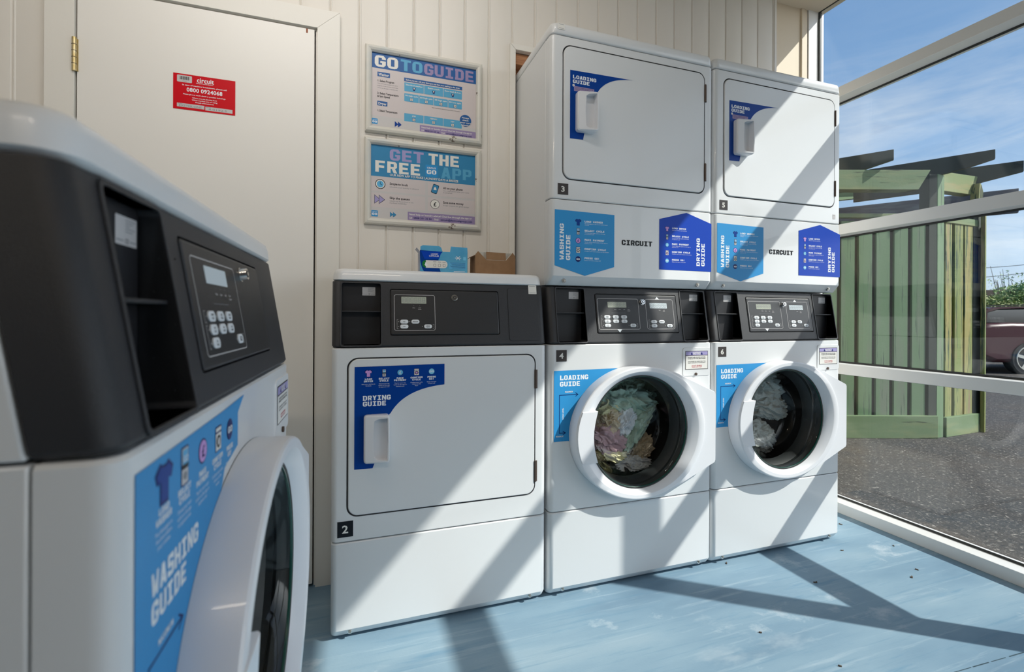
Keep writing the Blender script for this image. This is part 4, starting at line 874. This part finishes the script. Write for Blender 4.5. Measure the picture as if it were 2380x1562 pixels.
def p_guide(d, x0, x1, z0, z1):
    U = lambda k: x0 + (x1 - x0) * k; V = lambda k: z1 - (z1 - z0) * k; H = z1 - z0
    d.rect(x0, x1, z0, z1, 'paper', 0); d.rect(x0, x1, z0, V(.85), 'lgrey', 1); d.rect(x0, x1, V(.205), z1, 'dteal', 1)
    d.block('GO', U(.025), V(.185), H * .155, .086, 'off', 2); d.block('TO', U(.262), V(.185), H * .155, .083, 'aqua', 2); d.block('GUIDE', U(.485), V(.185), H * .155, .198, 'mauve', 2)
    def bad(t_, x, y_, wd): d.rect(U(x), U(x) + wd, V(y_), V(y_ - .062), 'dteal', 2); d.text(t_, U(x) + wd / 2, V(y_ - .012), .0095, 'off', 3, 'c', True, width=wd * .82)
    bad('Washer', .05, .315, .046); bad('Dryer', .05, .71, .037)
    d.text('1: Select Program', U(.05), V(.385), .0075, 'black', 2, 'l', True, width=.062)
    for i, t_ in enumerate(('You will need to select the same', 'program on the machine as you have', 'chosen on the app or payment unit')): d.text(t_, U(.05), V(.415 + .03 * i), .0036, 'grey', 2, 'l', width=.075)
    d.text('2: Select Temperature', U(.05), V(.555), .0075, 'black', 2, 'l', True, width=.078); d.text('& Spin Speed', U(.05), V(.595), .0075, 'black', 2, 'l', True, width=.046); d.text('1: Select Temperature', U(.05), V(.79), .0075, 'black', 2, 'l', True, width=.074)
    d.rect(U(.295), U(.86), V(.325), V(.275), 'dteal', 2); d.text('Before you pay, add your detergent and then your washing to the drum.', U(.575), V(.312), .0058, 'off', 3, 'c', True, width=.212)
    def row(y0, y1, names, g):
        n = len(names); a, b = U(.295), U(.86); q = (b - a) / n
        for i, t_ in enumerate(names):
            d.rect(a + q * i + .001, a + q * (i + 1) - .001, V(y1), V(y0), 'aqua', 2, .002); cx = a + q * (i + .5)
            d.text(t_, cx, V(y0 + .038), .0055, 'off', 3, 'c', True, width=min(q * .85, .0046 * len(t_)))
            if g == 0: d.poly([(cx - .006, V(y0 + .055)), (cx + .006, V(y0 + .055)), (cx + .003, V(y0 + .10)), (cx - .003, V(y0 + .10))], 'navy', 3); d.poly([(cx - .003, V(y0 + .06)), (cx + .003, V(y0 + .06)), (cx, V(y0 + .09))], 'off', 4)
            else: d.rect(cx - .006, cx + .006, V(y0 + .10), V(y0 + .057), 'navy', 3, .001); d.rect(cx - .005, cx + .005, V(y0 + .096), V(y0 + .061), 'off', 4); d.circ(cx, V(y0 + .079), .0032, 'black', 5, 14); d.circ(cx, V(y0 + .079), .0018, 'off', 6, 12)
    row(.34, .46, ('Standard washes', 'Extra wash', 'Extra wash & rinse'), 0); row(.49, .60, ('90 high spin', '60 high spin', '40 high spin', '30 low spin'), 1); row(.765, .875, ('LOW', 'MEDIUM', 'HOT'), 1)
    d.text('These temperatures relate to the keypad buttons on the washer', U(.56), V(.64), .0034, 'black', 2, 'l', width=.112)
    d.circ(U(.895), V(.755), .0235, 'dteal', 4)
    for i, t_ in enumerate(('Always', 'check', 'your care', 'labels!')): d.text(t_, U(.895), V(.725 + .035 * i), .0058, 'off', 5, 'c', True, width=.005 * len(t_))
    go_badge(d, U(.027), V(.93), .0105, 2); d.ff(U(.21), V(.935), .022, 'blue', 2)
    d.rect(U(.445), x1, z0, V(.90), 'mauve', 2); d.text('Need help or laundry advice? Chat live through the app or', U(.46), V(.94), .0058, 'off', 3, 'l', True, width=.202); d.text('Call', U(.46), V(.982), .0058, 'off', 3, 'l', True, width=.010); d.text('0808 201 22 66', U(.495), V(.982), .0058, 'navy', 3, 'l', True, width=.056)
    d.text('Email', U(.655), V(.982), .0058, 'off', 3, 'l', True, width=.014); d.text('circuit@jlacircuitgroup.com', U(.70), V(.982), .0058, 'navy', 3, 'l', True, width=.105)
def p_app(d, x0, x1, z0, z1):
    U = lambda k: x0 + (x1 - x0) * k; V = lambda k: z1 - (z1 - z0) * k; H = z1 - z0
    d.rect(x0, x1, z0, z1, 'lgrey', 0); d.rect(x0, x1, V(.425), z1, 'teal', 1)
    d.block('GET', U(.17), V(.19), H * .155, .128, 'lilac', 2); d.block('THE', U(.535), V(.19), H * .155, .122, 'off', 2)
    d.block('FREE', U(.035), V(.365), H * .155, .170, 'off', 2); d.block('APP', U(.66), V(.365), H * .155, .122, 'aqua', 2); go_badge(d, U(.565), V(.283), .0235, 3)
    d.text('OUR NEW APP TO MAKE LAUNDRY DAYS A BREEZE', U(.50), V(.407), .0085, 'off', 6, 'c', True, width=.265)
    for i, (a, b) in enumerate(((.43, .625), (.655, .845))):
        d.rect(U(0), U(.505), V(b), V(a), 'paper', 1); d.rect(U(.53), U(1), V(b), V(a), 'paper', 1)
    cx, cz = U(.085), V(.53); d.circ(cx, cz, .0185, 'black', 2); d.circ(cx, cz, .0160, 'off', 3); d.circ(cx, cz, .0125, 'sky2', 4); d.line([(cx, cz + .008), (cx, cz), (cx + .006, cz - .003)], .0016, 'black', 5)
    d.text('Simple to book', U(.17), V(.528), .0085, 'black', 2, 'l', True, width=.068); d.text('Schedule your laundry in advance', U(.17), V(.565), .0052, 'grey', 2, 'l', width=.110)
    d.ff(U(.035), V(.74), .030, 'lilac', 2, 'black'); d.text('Skip the queues', U(.17), V(.722), .0085, 'black', 2, 'l', True, width=.076)
    d.text('Check out RoomView to see', U(.17), V(.758), .0052, 'grey', 2, 'l', width=.090); d.text('machine availability', U(.17), V(.785), .0052, 'grey', 2, 'l', width=.064)
    q = rrect(U(.60) - .012, U(.60) + .012, V(.53) - .018, V(.53) + .018, .004, 3); qc = (U(.60), V(.53)); ra = R(-18)
    def rt_(P, k): return [(qc[0] + ((a - qc[0]) * math.cos(ra) - (b - qc[1]) * math.sin(ra)) * k, qc[1] + ((a - qc[0]) * math.sin(ra) + (b - qc[1]) * math.cos(ra)) * k) for a, b in P]
    d.poly(rt_(q, 1.0), 'black', 2); d.poly(rt_(q, .88), 'teal', 3); d.poly([(qc[0] - .006, qc[1] - .004), (qc[0] + .006, qc[1] - .004), (qc[0] + .004, qc[1] + .004), (qc[0], qc[1] + .009), (qc[0] - .004, qc[1] + .004)], 'off', 4)
    d.text('All on your phone', U(.68), V(.52), .0085, 'black', 2, 'l', True, width=.078); d.text('Get notifications when your cycle', U(.68), V(.552), .0052, 'grey', 2, 'l', width=.104); d.text('is complete', U(.68), V(.578), .0052, 'grey', 2, 'l', width=.036)
    cx, cz = U(.60), V(.745); d.circ(cx, cz, .0180, 'black', 2); d.circ(cx, cz, .0166, 'off', 3); d.text('£', cx, cz - .008, .016, 'black', 4, 'c', True)
    d.text('Save some money', U(.68), V(.725), .0085, 'black', 2, 'l', True, width=.082); d.text('In-app coupons for great savings', U(.68), V(.76), .0052, 'grey', 2, 'l', width=.104)
    go_badge(d, U(.035), V(.935), .0115, 2); d.ff(U(.175), V(.935), .020, 'teal', 2)
    d.rect(U(.34), x1, z0, V(.88), 'mauve', 2); d.text('Need help or laundry advice? Chat live through the app or', U(.352), V(.925), .0068, 'off', 3, 'l', True, width=.248); d.text('Call', U(.352), V(.972), .0068, 'off', 3, 'l', True, width=.012); d.text('0808 201 22 66', U(.395), V(.972), .0068, 'navy', 3, 'l', True, width=.070)
    d.text('Email', U(.595), V(.972), .0068, 'off', 3, 'l', True, width=.016); d.text('circuit@jlacircuitgroup.com', U(.655), V(.972), .0068, 'navy', 3, 'l', True, width=.128)
framed('framed GO TO GUIDE poster, the upper of the two on the boarded wall', .039, .489, 1.668, 1.994, p_guide)
framed('framed GET THE FREE APP poster, the lower of the two on the boarded wall', .037, .487, 1.322, 1.647, p_app)

def detergent():
    t = thing('detergent_box', 'blue cardboard detergent packet with green tag on top of dryer 2', 'box', (.215, 1.62, ZL), R(-2)); w_, dp, h = .166, .065, .083
    CB = mat('printed_card', lin('3F97C4'), .45, var=[lin('5FB0D4')], vscale=9); CB2 = mat('printed_card_side', lin('8E96A8'), .6, var=[lin('B8BCC8')], vscale=30)
    mb = MB(); th = .0012
    mb.box((0, 0, 0), (w_, th, h * .93), CB); mb.box((0, dp - th, 0), (w_, dp, h * .9), CB2); mb.box((0, 0, 0), (th, dp, h * .9), CB2); mb.box((w_ - th, 0, 0), (w_, dp, h * .9), CB2); mb.box((0, 0, 0), (w_, dp, th), CB2)
    obj('carton', mb, t, 0)
    mb = MB(); mb.prism([(.002, 0, h * .93), (.078, 0, h * .93), (.073, -.001, h + .008), (.066, -.001, h + .013), (.010, -.001, h + .014), (.002, 0, h + .009)], (0, th, 0), CB); obj('front_flap', mb, t, 0)
    mb = MB(); mb.prism([(.104, 0, h * .93), (w_, 0, h * .93), (w_ - .001, .002, h + .012), (.107, .002, h + .014)], (0, th, 0), CB); obj('front_flap', mb, t, 0)
    mb = MB(); mb.prism([(0, .004, h * .9), (0, dp * .8, h * .9), (-.012, dp * .7, h + .004), (-.010, .008, h + .006)], (th, 0, 0), CB2); obj('side_flap', mb, t, 0)
    d = Decal(lambda u, v, o: (u, -o, v), .0005)
    d.poly(arcpts((.0, .08), (.0, .0), (.03, .0), 8) + arcpts((.075, .0), (.05, .05), (.078, .077), 8), 'blue', 0); d.poly([(.004, .077), (.074, .077), (.066, .052), (.016, .050)], 'blue2', 1)
    d.text('LAUNDRY', .050, .066, .0042, 'white', 3, 'c', True, width=.025); d.text('CAPSULES', .048, .059, .0046, 'white', 3, 'c', True, width=.034)
    d.rect(.008, .095, .020, .046, 'off', 3, .0125); d.poly([(u, v) for u, v in rrect(.008, .060, .020, .046, .0125, 5) if u < .035] , 'green', 4); d.poly([(.022, .024), (.028, .031), (.024, .031), (.024, .038), (.018, .038), (.018, .031), (.015, .031)], 'white', 5)
    for i in range(3): d.line([(.046 + .016 * i, .041), (.056 + .016 * i, .041)], .0016, 'grey', 5); d.line(rrect(.047 + .016 * i, .055 + .016 * i, .025, .034, .002, 2), .0008, 'black', 5, True)
    d.rect(.100, .160, .018, .042, 'sky2', 2)
    for i in range(6): d.line([(.104 + .004 * (i % 3), .0395 - .0035 * i), (.157, .0395 - .0035 * i)], .0009, 'navy', 3)
    for i in range(2): d.line([(.118, .010 - .006 * i), (.155, .010 - .006 * i)], .0018, 'white', 3)
    d.line([(.126, .063), (.138, .051)], .0018, 'white', 3); d.line([(.138, .063), (.126, .051)], .0018, 'white', 3); d.line([(.122, .057), (.142, .057)], .0018, 'white', 3); d.rect(.150, .160, .050, .062, 'cyan', 3, .002)
    d.build('packet_print', t); return t
detergent()
def carton():
    t = thing('cardboard_box', 'small brown open cardboard box on top of dryer 2', 'box', (.408, 1.61, ZL), R(1)); w_, dp, h, th = .150, .075, .083, .0018
    KR = mat('kraft_card', (.26, .145, .07), .85, var=[(.30, .17, .085)], vscale=40); WH = mat('white_card_inside', (.55, .53, .47), .8)
    def wall(P, off): m = MB(); m.prism(P, off, KR); return m
    m = MB(); m.prism([(0, 0, 0), (w_, 0, 0), (w_, 0, h - .012), (w_ - .010, 0, h + .002), (w_ - .036, 0, h - .028), (.041, 0, h - .028), (.010, 0, h + .002), (0, 0, h - .010)], (0, th, 0), KR)
    m.box((0, dp - th, 0), (w_, dp, h - .03), KR); m.box((0, th, 0), (th, dp - th, h - .012), KR); m.box((w_ - th, th, 0), (w_, dp - th, h - .012), KR); m.box((0, 0, 0), (w_, dp, th), KR)
    obj('carton', m, t, 0)
    m = MB(); m.prism([(.041, -.0004, h - .027), (w_ - .036, -.0004, h - .027), (w_ - .036, .004, h), (.041, .004, h + .001)], (0, th, 0), KR); obj('folded_flap', m, t, 0)
    m = MB(); m.prism([(.010, .012, h + .001), (.044, .012, h + .001), (.044, .012, h - .03)], (0, th, 0), WH); obj('inner_flap', m, t, 0)
    m = MB(); m.prism([(w_ - .010, .012, h + .001), (w_ - .038, .012, h - .03), (w_ - .038, .012, h + .001)], (0, th, 0), WH); obj('inner_flap', m, t, 0)
    m = MB(); m.prism([(-.002, .004, h - .012), (-.002, dp - .01, h - .012), (-.014, dp - .012, h - .020), (-.014, .006, h - .018)], (.001, 0, -.001), KR); obj('side_flap', m, t, 0)
carton()

# crumbs and dry leaves on the floor
DRY = mat('dry_leaf', (.10, .075, .055), .9)
for i, (x, y) in enumerate(((2.20, 1.38), (2.19, 1.60), (2.08, 1.22), (2.00, 1.19), (1.62, 1.28), (1.20, 1.13), (2.12, .86), (1.41, 1.49), (1.30, .95), (1.95, 1.42))):
    mb = MB(); n = 7; s_ = random.uniform(.004, .011)
    P = [(s_ * random.uniform(.5, 1.2) * math.cos(2 * math.pi * k / n), s_ * .5 * random.uniform(.5, 1.2) * math.sin(2 * math.pi * k / n)) for k in range(n)]
    mb.loft([[(a, b, .0003) for a, b in P], [(a * .9, b * .9, .002 + .003 * abs(a) / s_) for a, b in P]], DRY)
    o = obj('dry_leaf', mb, None); o.location = (x, y, 0); o.rotation_euler = (0, 0, random.uniform(0, 6)); tag(o, 'tiny dark dry leaf scrap lying on the blue floor', 'leaf', 'dry leaf scraps on the blue floor')

# ------------------------------------------------------------------ outside (frame l = to the right, d = away from the building corner view, both in metres)
def Wd(l, d, z=0): v = rt * l + fw * d; return Vector((v.x, v.y, z))
mb = MB(); G = [(-60, 60)]
def gz(d): return -.04 if d < 4.3 else (-.04 - .055 * min(1, (d - 4.3) / 4))
ds = [-40, 0, 2, 3.0, 3.6, 4.3, 5.5, 7, 8.5, 12, 40, 90]; ls = [-60, -10, 0, 3, 6, 12, 20, 60, 120]
V = [Wd(l, d, gz(d)) for d in ds for l in ls]; n = len(ls)
mb.add(V, [(j * n + i, j * n + i + 1, (j + 1) * n + i + 1, (j + 1) * n + i) for j in range(len(ds) - 1) for i in range(n - 1)], ASPH)
o = obj('ground', mb, None, 0); o['kind'] = 'structure'
GZ = -.04
def plank(mb, A, B, th, z0, z1, m):     # upright board from A to B (l, d), thickness th away from the viewer
    a, b = Wd(*A), Wd(*B); dr = (b - a).normalized(); n_ = Vector((-dr.y, dr.x, 0)) * th
    if n_.dot(fw) < 0: n_ = -n_
    mb.loft([[a + up * z0, b + up * z0, b + n_ + up * z0, a + n_ + up * z0], [a + up * z1, b + up * z1, b + n_ + up * z1, a + n_ + up * z1]], m)
shel = thing('garden_shelter', 'weathered green timber slatted shelter with open rafters outside the glass wall', 'shelter', Wd(3.0, 3.97, GZ))
inv = shel.location.copy()
def outp(name, mb, bevel=.004):
    mb.v = [tuple(Vector(v) - inv) for v in mb.v]; return obj(name, mb, shel, 0, bevel)
for a in (2.045, 2.195, 2.345, 2.494, 2.644, 2.794, 2.943, 3.093, 3.246, 3.397):
    m = MB(); plank(m, (a, 3.985), (a + .115, 3.985), .02, .10, 1.80, GREEN); outp('slat', m, .002)
m = MB(); plank(m, (1.9, 3.955), (3.60, 3.955), .035, GZ, .152, GREENH); outp('plinth_board', m)
m = MB(); plank(m, (1.9, 3.972), (3.46, 3.972), .045, 1.825, 1.862, GREENH); outp('top_rail', m)
m = MB(); plank(m, (1.9, 4.03), (3.53, 4.03), .02, .1, 1.80, GREEND); outp('gap_shade_sheet', m)  # dark sheet behind the slats stands in for shade in the gaps
m = MB(); plank(m, (3.530, 3.975), (3.600, 3.975), .10, GZ, 2.20, GREEND); plank(m, (3.600, 3.972), (3.690, 4.008), .10, GZ, 2.20, GREEN); outp('corner_post', m)  # one post: shaded face in dark green, lit face in light green
for a, b in ((3.735, 3.823), (3.864, 3.980), (4.005, 4.117)):
    f0, f1 = (a - 3.584) / .6, (b - 3.584) / .6
    m = MB(); plank(m, (a, 3.982 + .4 * f0 * .6), (b, 3.982 + .4 * f1 * .6), .02, .10, 1.80, GREEN2); outp('slat', m, .002)
m = MB(); plank(m, (3.71, 4.000), (4.184, 4.193), .035, GZ, .128, GREENH); outp('plinth_board', m)
m = MB(); plank(m, (3.70, 4.05), (4.18, 4.245), .02, .1, 1.80, GREEND); outp('gap_shade_sheet', m)  # same dark sheet for the shade between these slats
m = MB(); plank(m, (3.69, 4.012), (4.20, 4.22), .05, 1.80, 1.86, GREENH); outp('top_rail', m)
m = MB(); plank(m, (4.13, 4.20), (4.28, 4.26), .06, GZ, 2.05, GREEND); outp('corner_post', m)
m = MB(); plank(m, (4.205, 4.17), (4.245, 4.20), .03, GZ, 2.04, GREEN2); outp('corner_post', m)
m = MB(); plank(m, (4.250, 4.21), (4.325, 4.33), .03, GZ, 1.80, GREEN2); outp('slat', m)
m = MB(); plank(m, (4.225, 4.19), (4.335, 4.36), .03, GZ, .12, GREEN); outp('plinth_board', m)
m = MB(); plank(m, (4.32, 4.33), (4.37, 4.40), .04, GZ, 1.90, GREEND); outp('corner_post', m)
# beams with bevelled ends
def poly_beam(P, th, m_, name='beam'):
    m = MB(); pts = [Wd(l, d, z) for l, d, z in P]; a, b = Wd(P[0][0], P[0][1]), Wd(P[-1][0], P[-1][1])
    A, B = Wd(*min(P, key=lambda p: p[0])[:2]), Wd(*max(P, key=lambda p: p[0])[:2]); dr = (B - A).normalized(); n_ = Vector((-dr.y, dr.x, 0))
    if n_.dot(fw) < 0: n_ = -n_
    m.prism(pts, n_ * th, m_); outp(name, m, .003)
poly_beam([(1.9, 3.85, 2.029), (3.332, 3.85, 2.031), (3.433, 3.85, 2.195), (1.9, 3.85, 2.19)], .10, GREENH)
poly_beam([(3.584, 3.974, 2.066), (4.099, 4.179, 2.077), (4.174, 4.209, 2.249), (3.787, 4.055, 2.236), (3.663, 4.005, 2.200)], .08, GREENY)
poly_beam([(4.095, 4.12, 2.03), (4.171, 4.16, 2.04), (4.181, 4.165, 2.10), (4.150, 4.15, 2.16), (4.115, 4.13, 2.17)], .06, GREEN2)
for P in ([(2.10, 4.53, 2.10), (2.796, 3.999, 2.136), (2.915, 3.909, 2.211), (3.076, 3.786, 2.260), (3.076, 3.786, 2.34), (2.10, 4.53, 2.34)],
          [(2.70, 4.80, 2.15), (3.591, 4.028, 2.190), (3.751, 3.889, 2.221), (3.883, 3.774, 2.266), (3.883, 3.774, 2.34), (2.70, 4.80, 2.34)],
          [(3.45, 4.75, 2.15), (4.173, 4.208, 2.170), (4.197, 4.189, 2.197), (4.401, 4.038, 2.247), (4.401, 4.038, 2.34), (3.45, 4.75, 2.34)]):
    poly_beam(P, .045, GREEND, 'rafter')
poly_beam([(3.6, 6.44, 2.12), (5.45, 5.05, 2.12), (5.45, 5.05, 2.38), (3.6, 6.44, 2.38)], .06, GREYW)
poly_beam([(2.2, 5.9, 2.20), (3.50, 5.0, 2.231), (4.315, 4.85, 2.30), (4.315, 4.85, 2.40), (2.2, 5.9, 2.42)], .05, GREENH)
# car parked beyond the shelter
car = thing('car', 'dark red car parked beyond the green shelter, only its tail in view', 'car', Wd(11.0, 9.0, -.095)); ci = car.location.copy()
def cp(name, mb, parent=None, smooth=35, bevel=0):
    mb.v = [tuple(Vector(v) - ci) for v in mb.v]; return obj(name, mb, parent or car, smooth, bevel)
def prof3(P, d0, d1, m, mb, k=1.0, cz=.5):
    mb.loft([[Wd(l, d0, z - .095) for l, z in P], [Wd(l, d1, z - .095) for l, z in P]], m)
body = [(8.98, .35), (8.95, .60), (9.00, .90), (9.20, .97), (9.6, .99), (11.0, .97), (12.2, .86), (12.75, .70), (12.85, .45), (12.8, .25), (12.3, .22), (9.3, .22)]
m = MB(); prof3(body, 9.0, 10.65, CARP, m); bd = cp('body', m, bevel=.07)
roof = [(9.10, .96), (9.22, 1.20), (9.45, 1.262), (10.3, 1.285), (10.9, 1.22), (11.75, .95)]
m = MB(); prof3(roof, 9.14, 10.5, CARG, m); cp('window', m, bevel=.03)
m = MB(); prof3([(9.16, 1.17), (9.45, 1.255), (10.3, 1.285), (10.9, 1.23), (10.9, 1.25), (10.3, 1.315), (9.40, 1.292), (9.12, 1.20)], 9.10, 10.54, CARP, m); cp('roof_panel', m)
for x in (9.12, 10.35): 
    m = MB(); prof3([(x, .95), (x + .10, .95), (x + .14, 1.27), (x + .06, 1.27)], 9.12, 9.16, CARP, m); cp('door_pillar', m)
m = MB(); prof3([(9.35, 1.31), (10.5, 1.335), (10.5, 1.355), (9.35, 1.33)], 9.22, 9.25, TYRE, m); cp('roof_bar', m)
for wx in (9.90, 12.15):
    for d0 in (8.985, 10.47):
        m = MB(); c = Wd(wx, d0, .30 - .095); c2 = Wd(wx, d0 + .2, .30 - .095); m.cyl(c, c2, .305, TYRE, 36); wh = cp('wheel', m)
        m = MB(); k0 = c - fw * .006
        for i in range(5):
            a = 2 * math.pi * i / 5 + .35; dv = rt * math.cos(a) + up * math.sin(a); pv = rt * -math.sin(a) + up * math.cos(a)
            m.obox(k0 + dv * .115, dv * .105, pv * .028, fw * .006, ALLOY)
        m.cyl(k0 - fw * .006, k0 + fw * .004, .045, ALLOY, 20)
        q = 40; m.loft([[k0 + (rt * math.cos(t) + up * math.sin(t)) * r_ + fw * o_ for t in [2 * math.pi * i / q for i in range(q)]] for r_, o_ in ((.215, .004), (.222, -.006), (.236, -.006), (.24, .004))], ALLOY, caps=False)
        m.v = [tuple(Vector(v) - ci) for v in m.v]; obj('wheel_rim', m, wh)
# boundary fence, bushes, wires
m = MB()
bf = thing('boundary_fence', 'dark brown board fence far beyond the car park', 'fence', Wd(14, 17, -.1)); bi = bf.location.copy()
for k in range(34):
    m = MB(); a = 11 + k * .5; plank(m, (a, 17), (a + .47, 17), .03, -.1, 2.0 + .02 * (k % 3), BROWNF); m.v = [tuple(Vector(v) - bi) for v in m.v]; obj('fence_board', m, bf, 0)
m = MB(); plank(m, (11, 17.03), (28, 17.03), .05, 1.2, 1.3, BROWNF); m.v = [tuple(Vector(v) - bi) for v in m.v]; obj('fence_rail', m, bf, 0)
def bush(name, label, c, rx, rz, n, m_, ls_, cat='bush'):
    t = thing(name, label, cat, (c[0], c[1], -.1)); mb = MB(); random.seed(int(c[0] * 10)); cz = c[2] + .1
    for i in range(n):
        v = Vector((random.gauss(0, 1), random.gauss(0, 1), random.gauss(0, 1))).normalized(); k = random.uniform(.55, 1) * (1 + .28 * noise.noise(v * 2.2 + Vector(c)))
        p = Vector((v.x * rx * k, v.y * rx * k, cz + v.z * rz * k)); a = Vector((random.gauss(0, 1), random.gauss(0, 1), random.gauss(0, 1))).normalized(); b = a.orthogonal().normalized(); s_ = ls_ * random.uniform(.6, 1.3)
        mb.add([p - a * s_, p + b * s_ * .45, p + a * s_, p - b * s_ * .45], [(0, 1, 2, 3)], m_)
    f_ = obj('foliage', mb, t, 0)
    mb = MB()
    for i in range(14):
        v = Vector((random.uniform(-1, 1), random.uniform(-1, 1), 0)); e_ = Vector((v.x * rx * .7, v.y * rx * .7, cz + random.uniform(.2, 1.15) * rz)); mb.cyl((v.x * .1, v.y * .1, 0), e_, .03, BARK, 6, .006)
    obj('stem', mb, t); return t
b1 = Wd(14.55, 13.2, 1.15); bush('bush', 'green leafy bush behind the parked car at the right edge', (b1.x, b1.y, 1.25), .85, .80, 5200, LEAF, .055)
b2 = Wd(12.95, 12.6, .9); bush('bush', 'yellow green shrub between the shelter and the big bush', (b2.x, b2.y, 1.22), .60, .40, 2200, LEAF2, .045)
b3 = Wd(19.9, 18.6, 1.9); bush('tree', 'thin leafed tree showing above the far fence', (b3.x, b3.y, 2.1), .95, .85, 420, LEAF, .05, 'tree')
for k, (l0, z0, l1, z1, lb) in enumerate(((18, 3.05, 24, 3.55, 'upper thin overhead wire crossing the sky beyond the fence'), (18, 2.6, 24, 3.25, 'lower thin overhead wire crossing the sky beyond the fence'))):
    m = MB(); a, b = Wd(l0, 20, z0), Wd(l1, 20, z1); P = [a.lerp(b, t / 10) - up * (.12 * math.sin(math.pi * t / 10)) for t in range(11)]
    for p, q in zip(P[:-1], P[1:]): m.cyl(p - a, q - a, .012, TYRE, 5)
    o = obj('overhead_wire', m, None); o.location = a; tag(o, lb, 'wire', 'overhead wires')
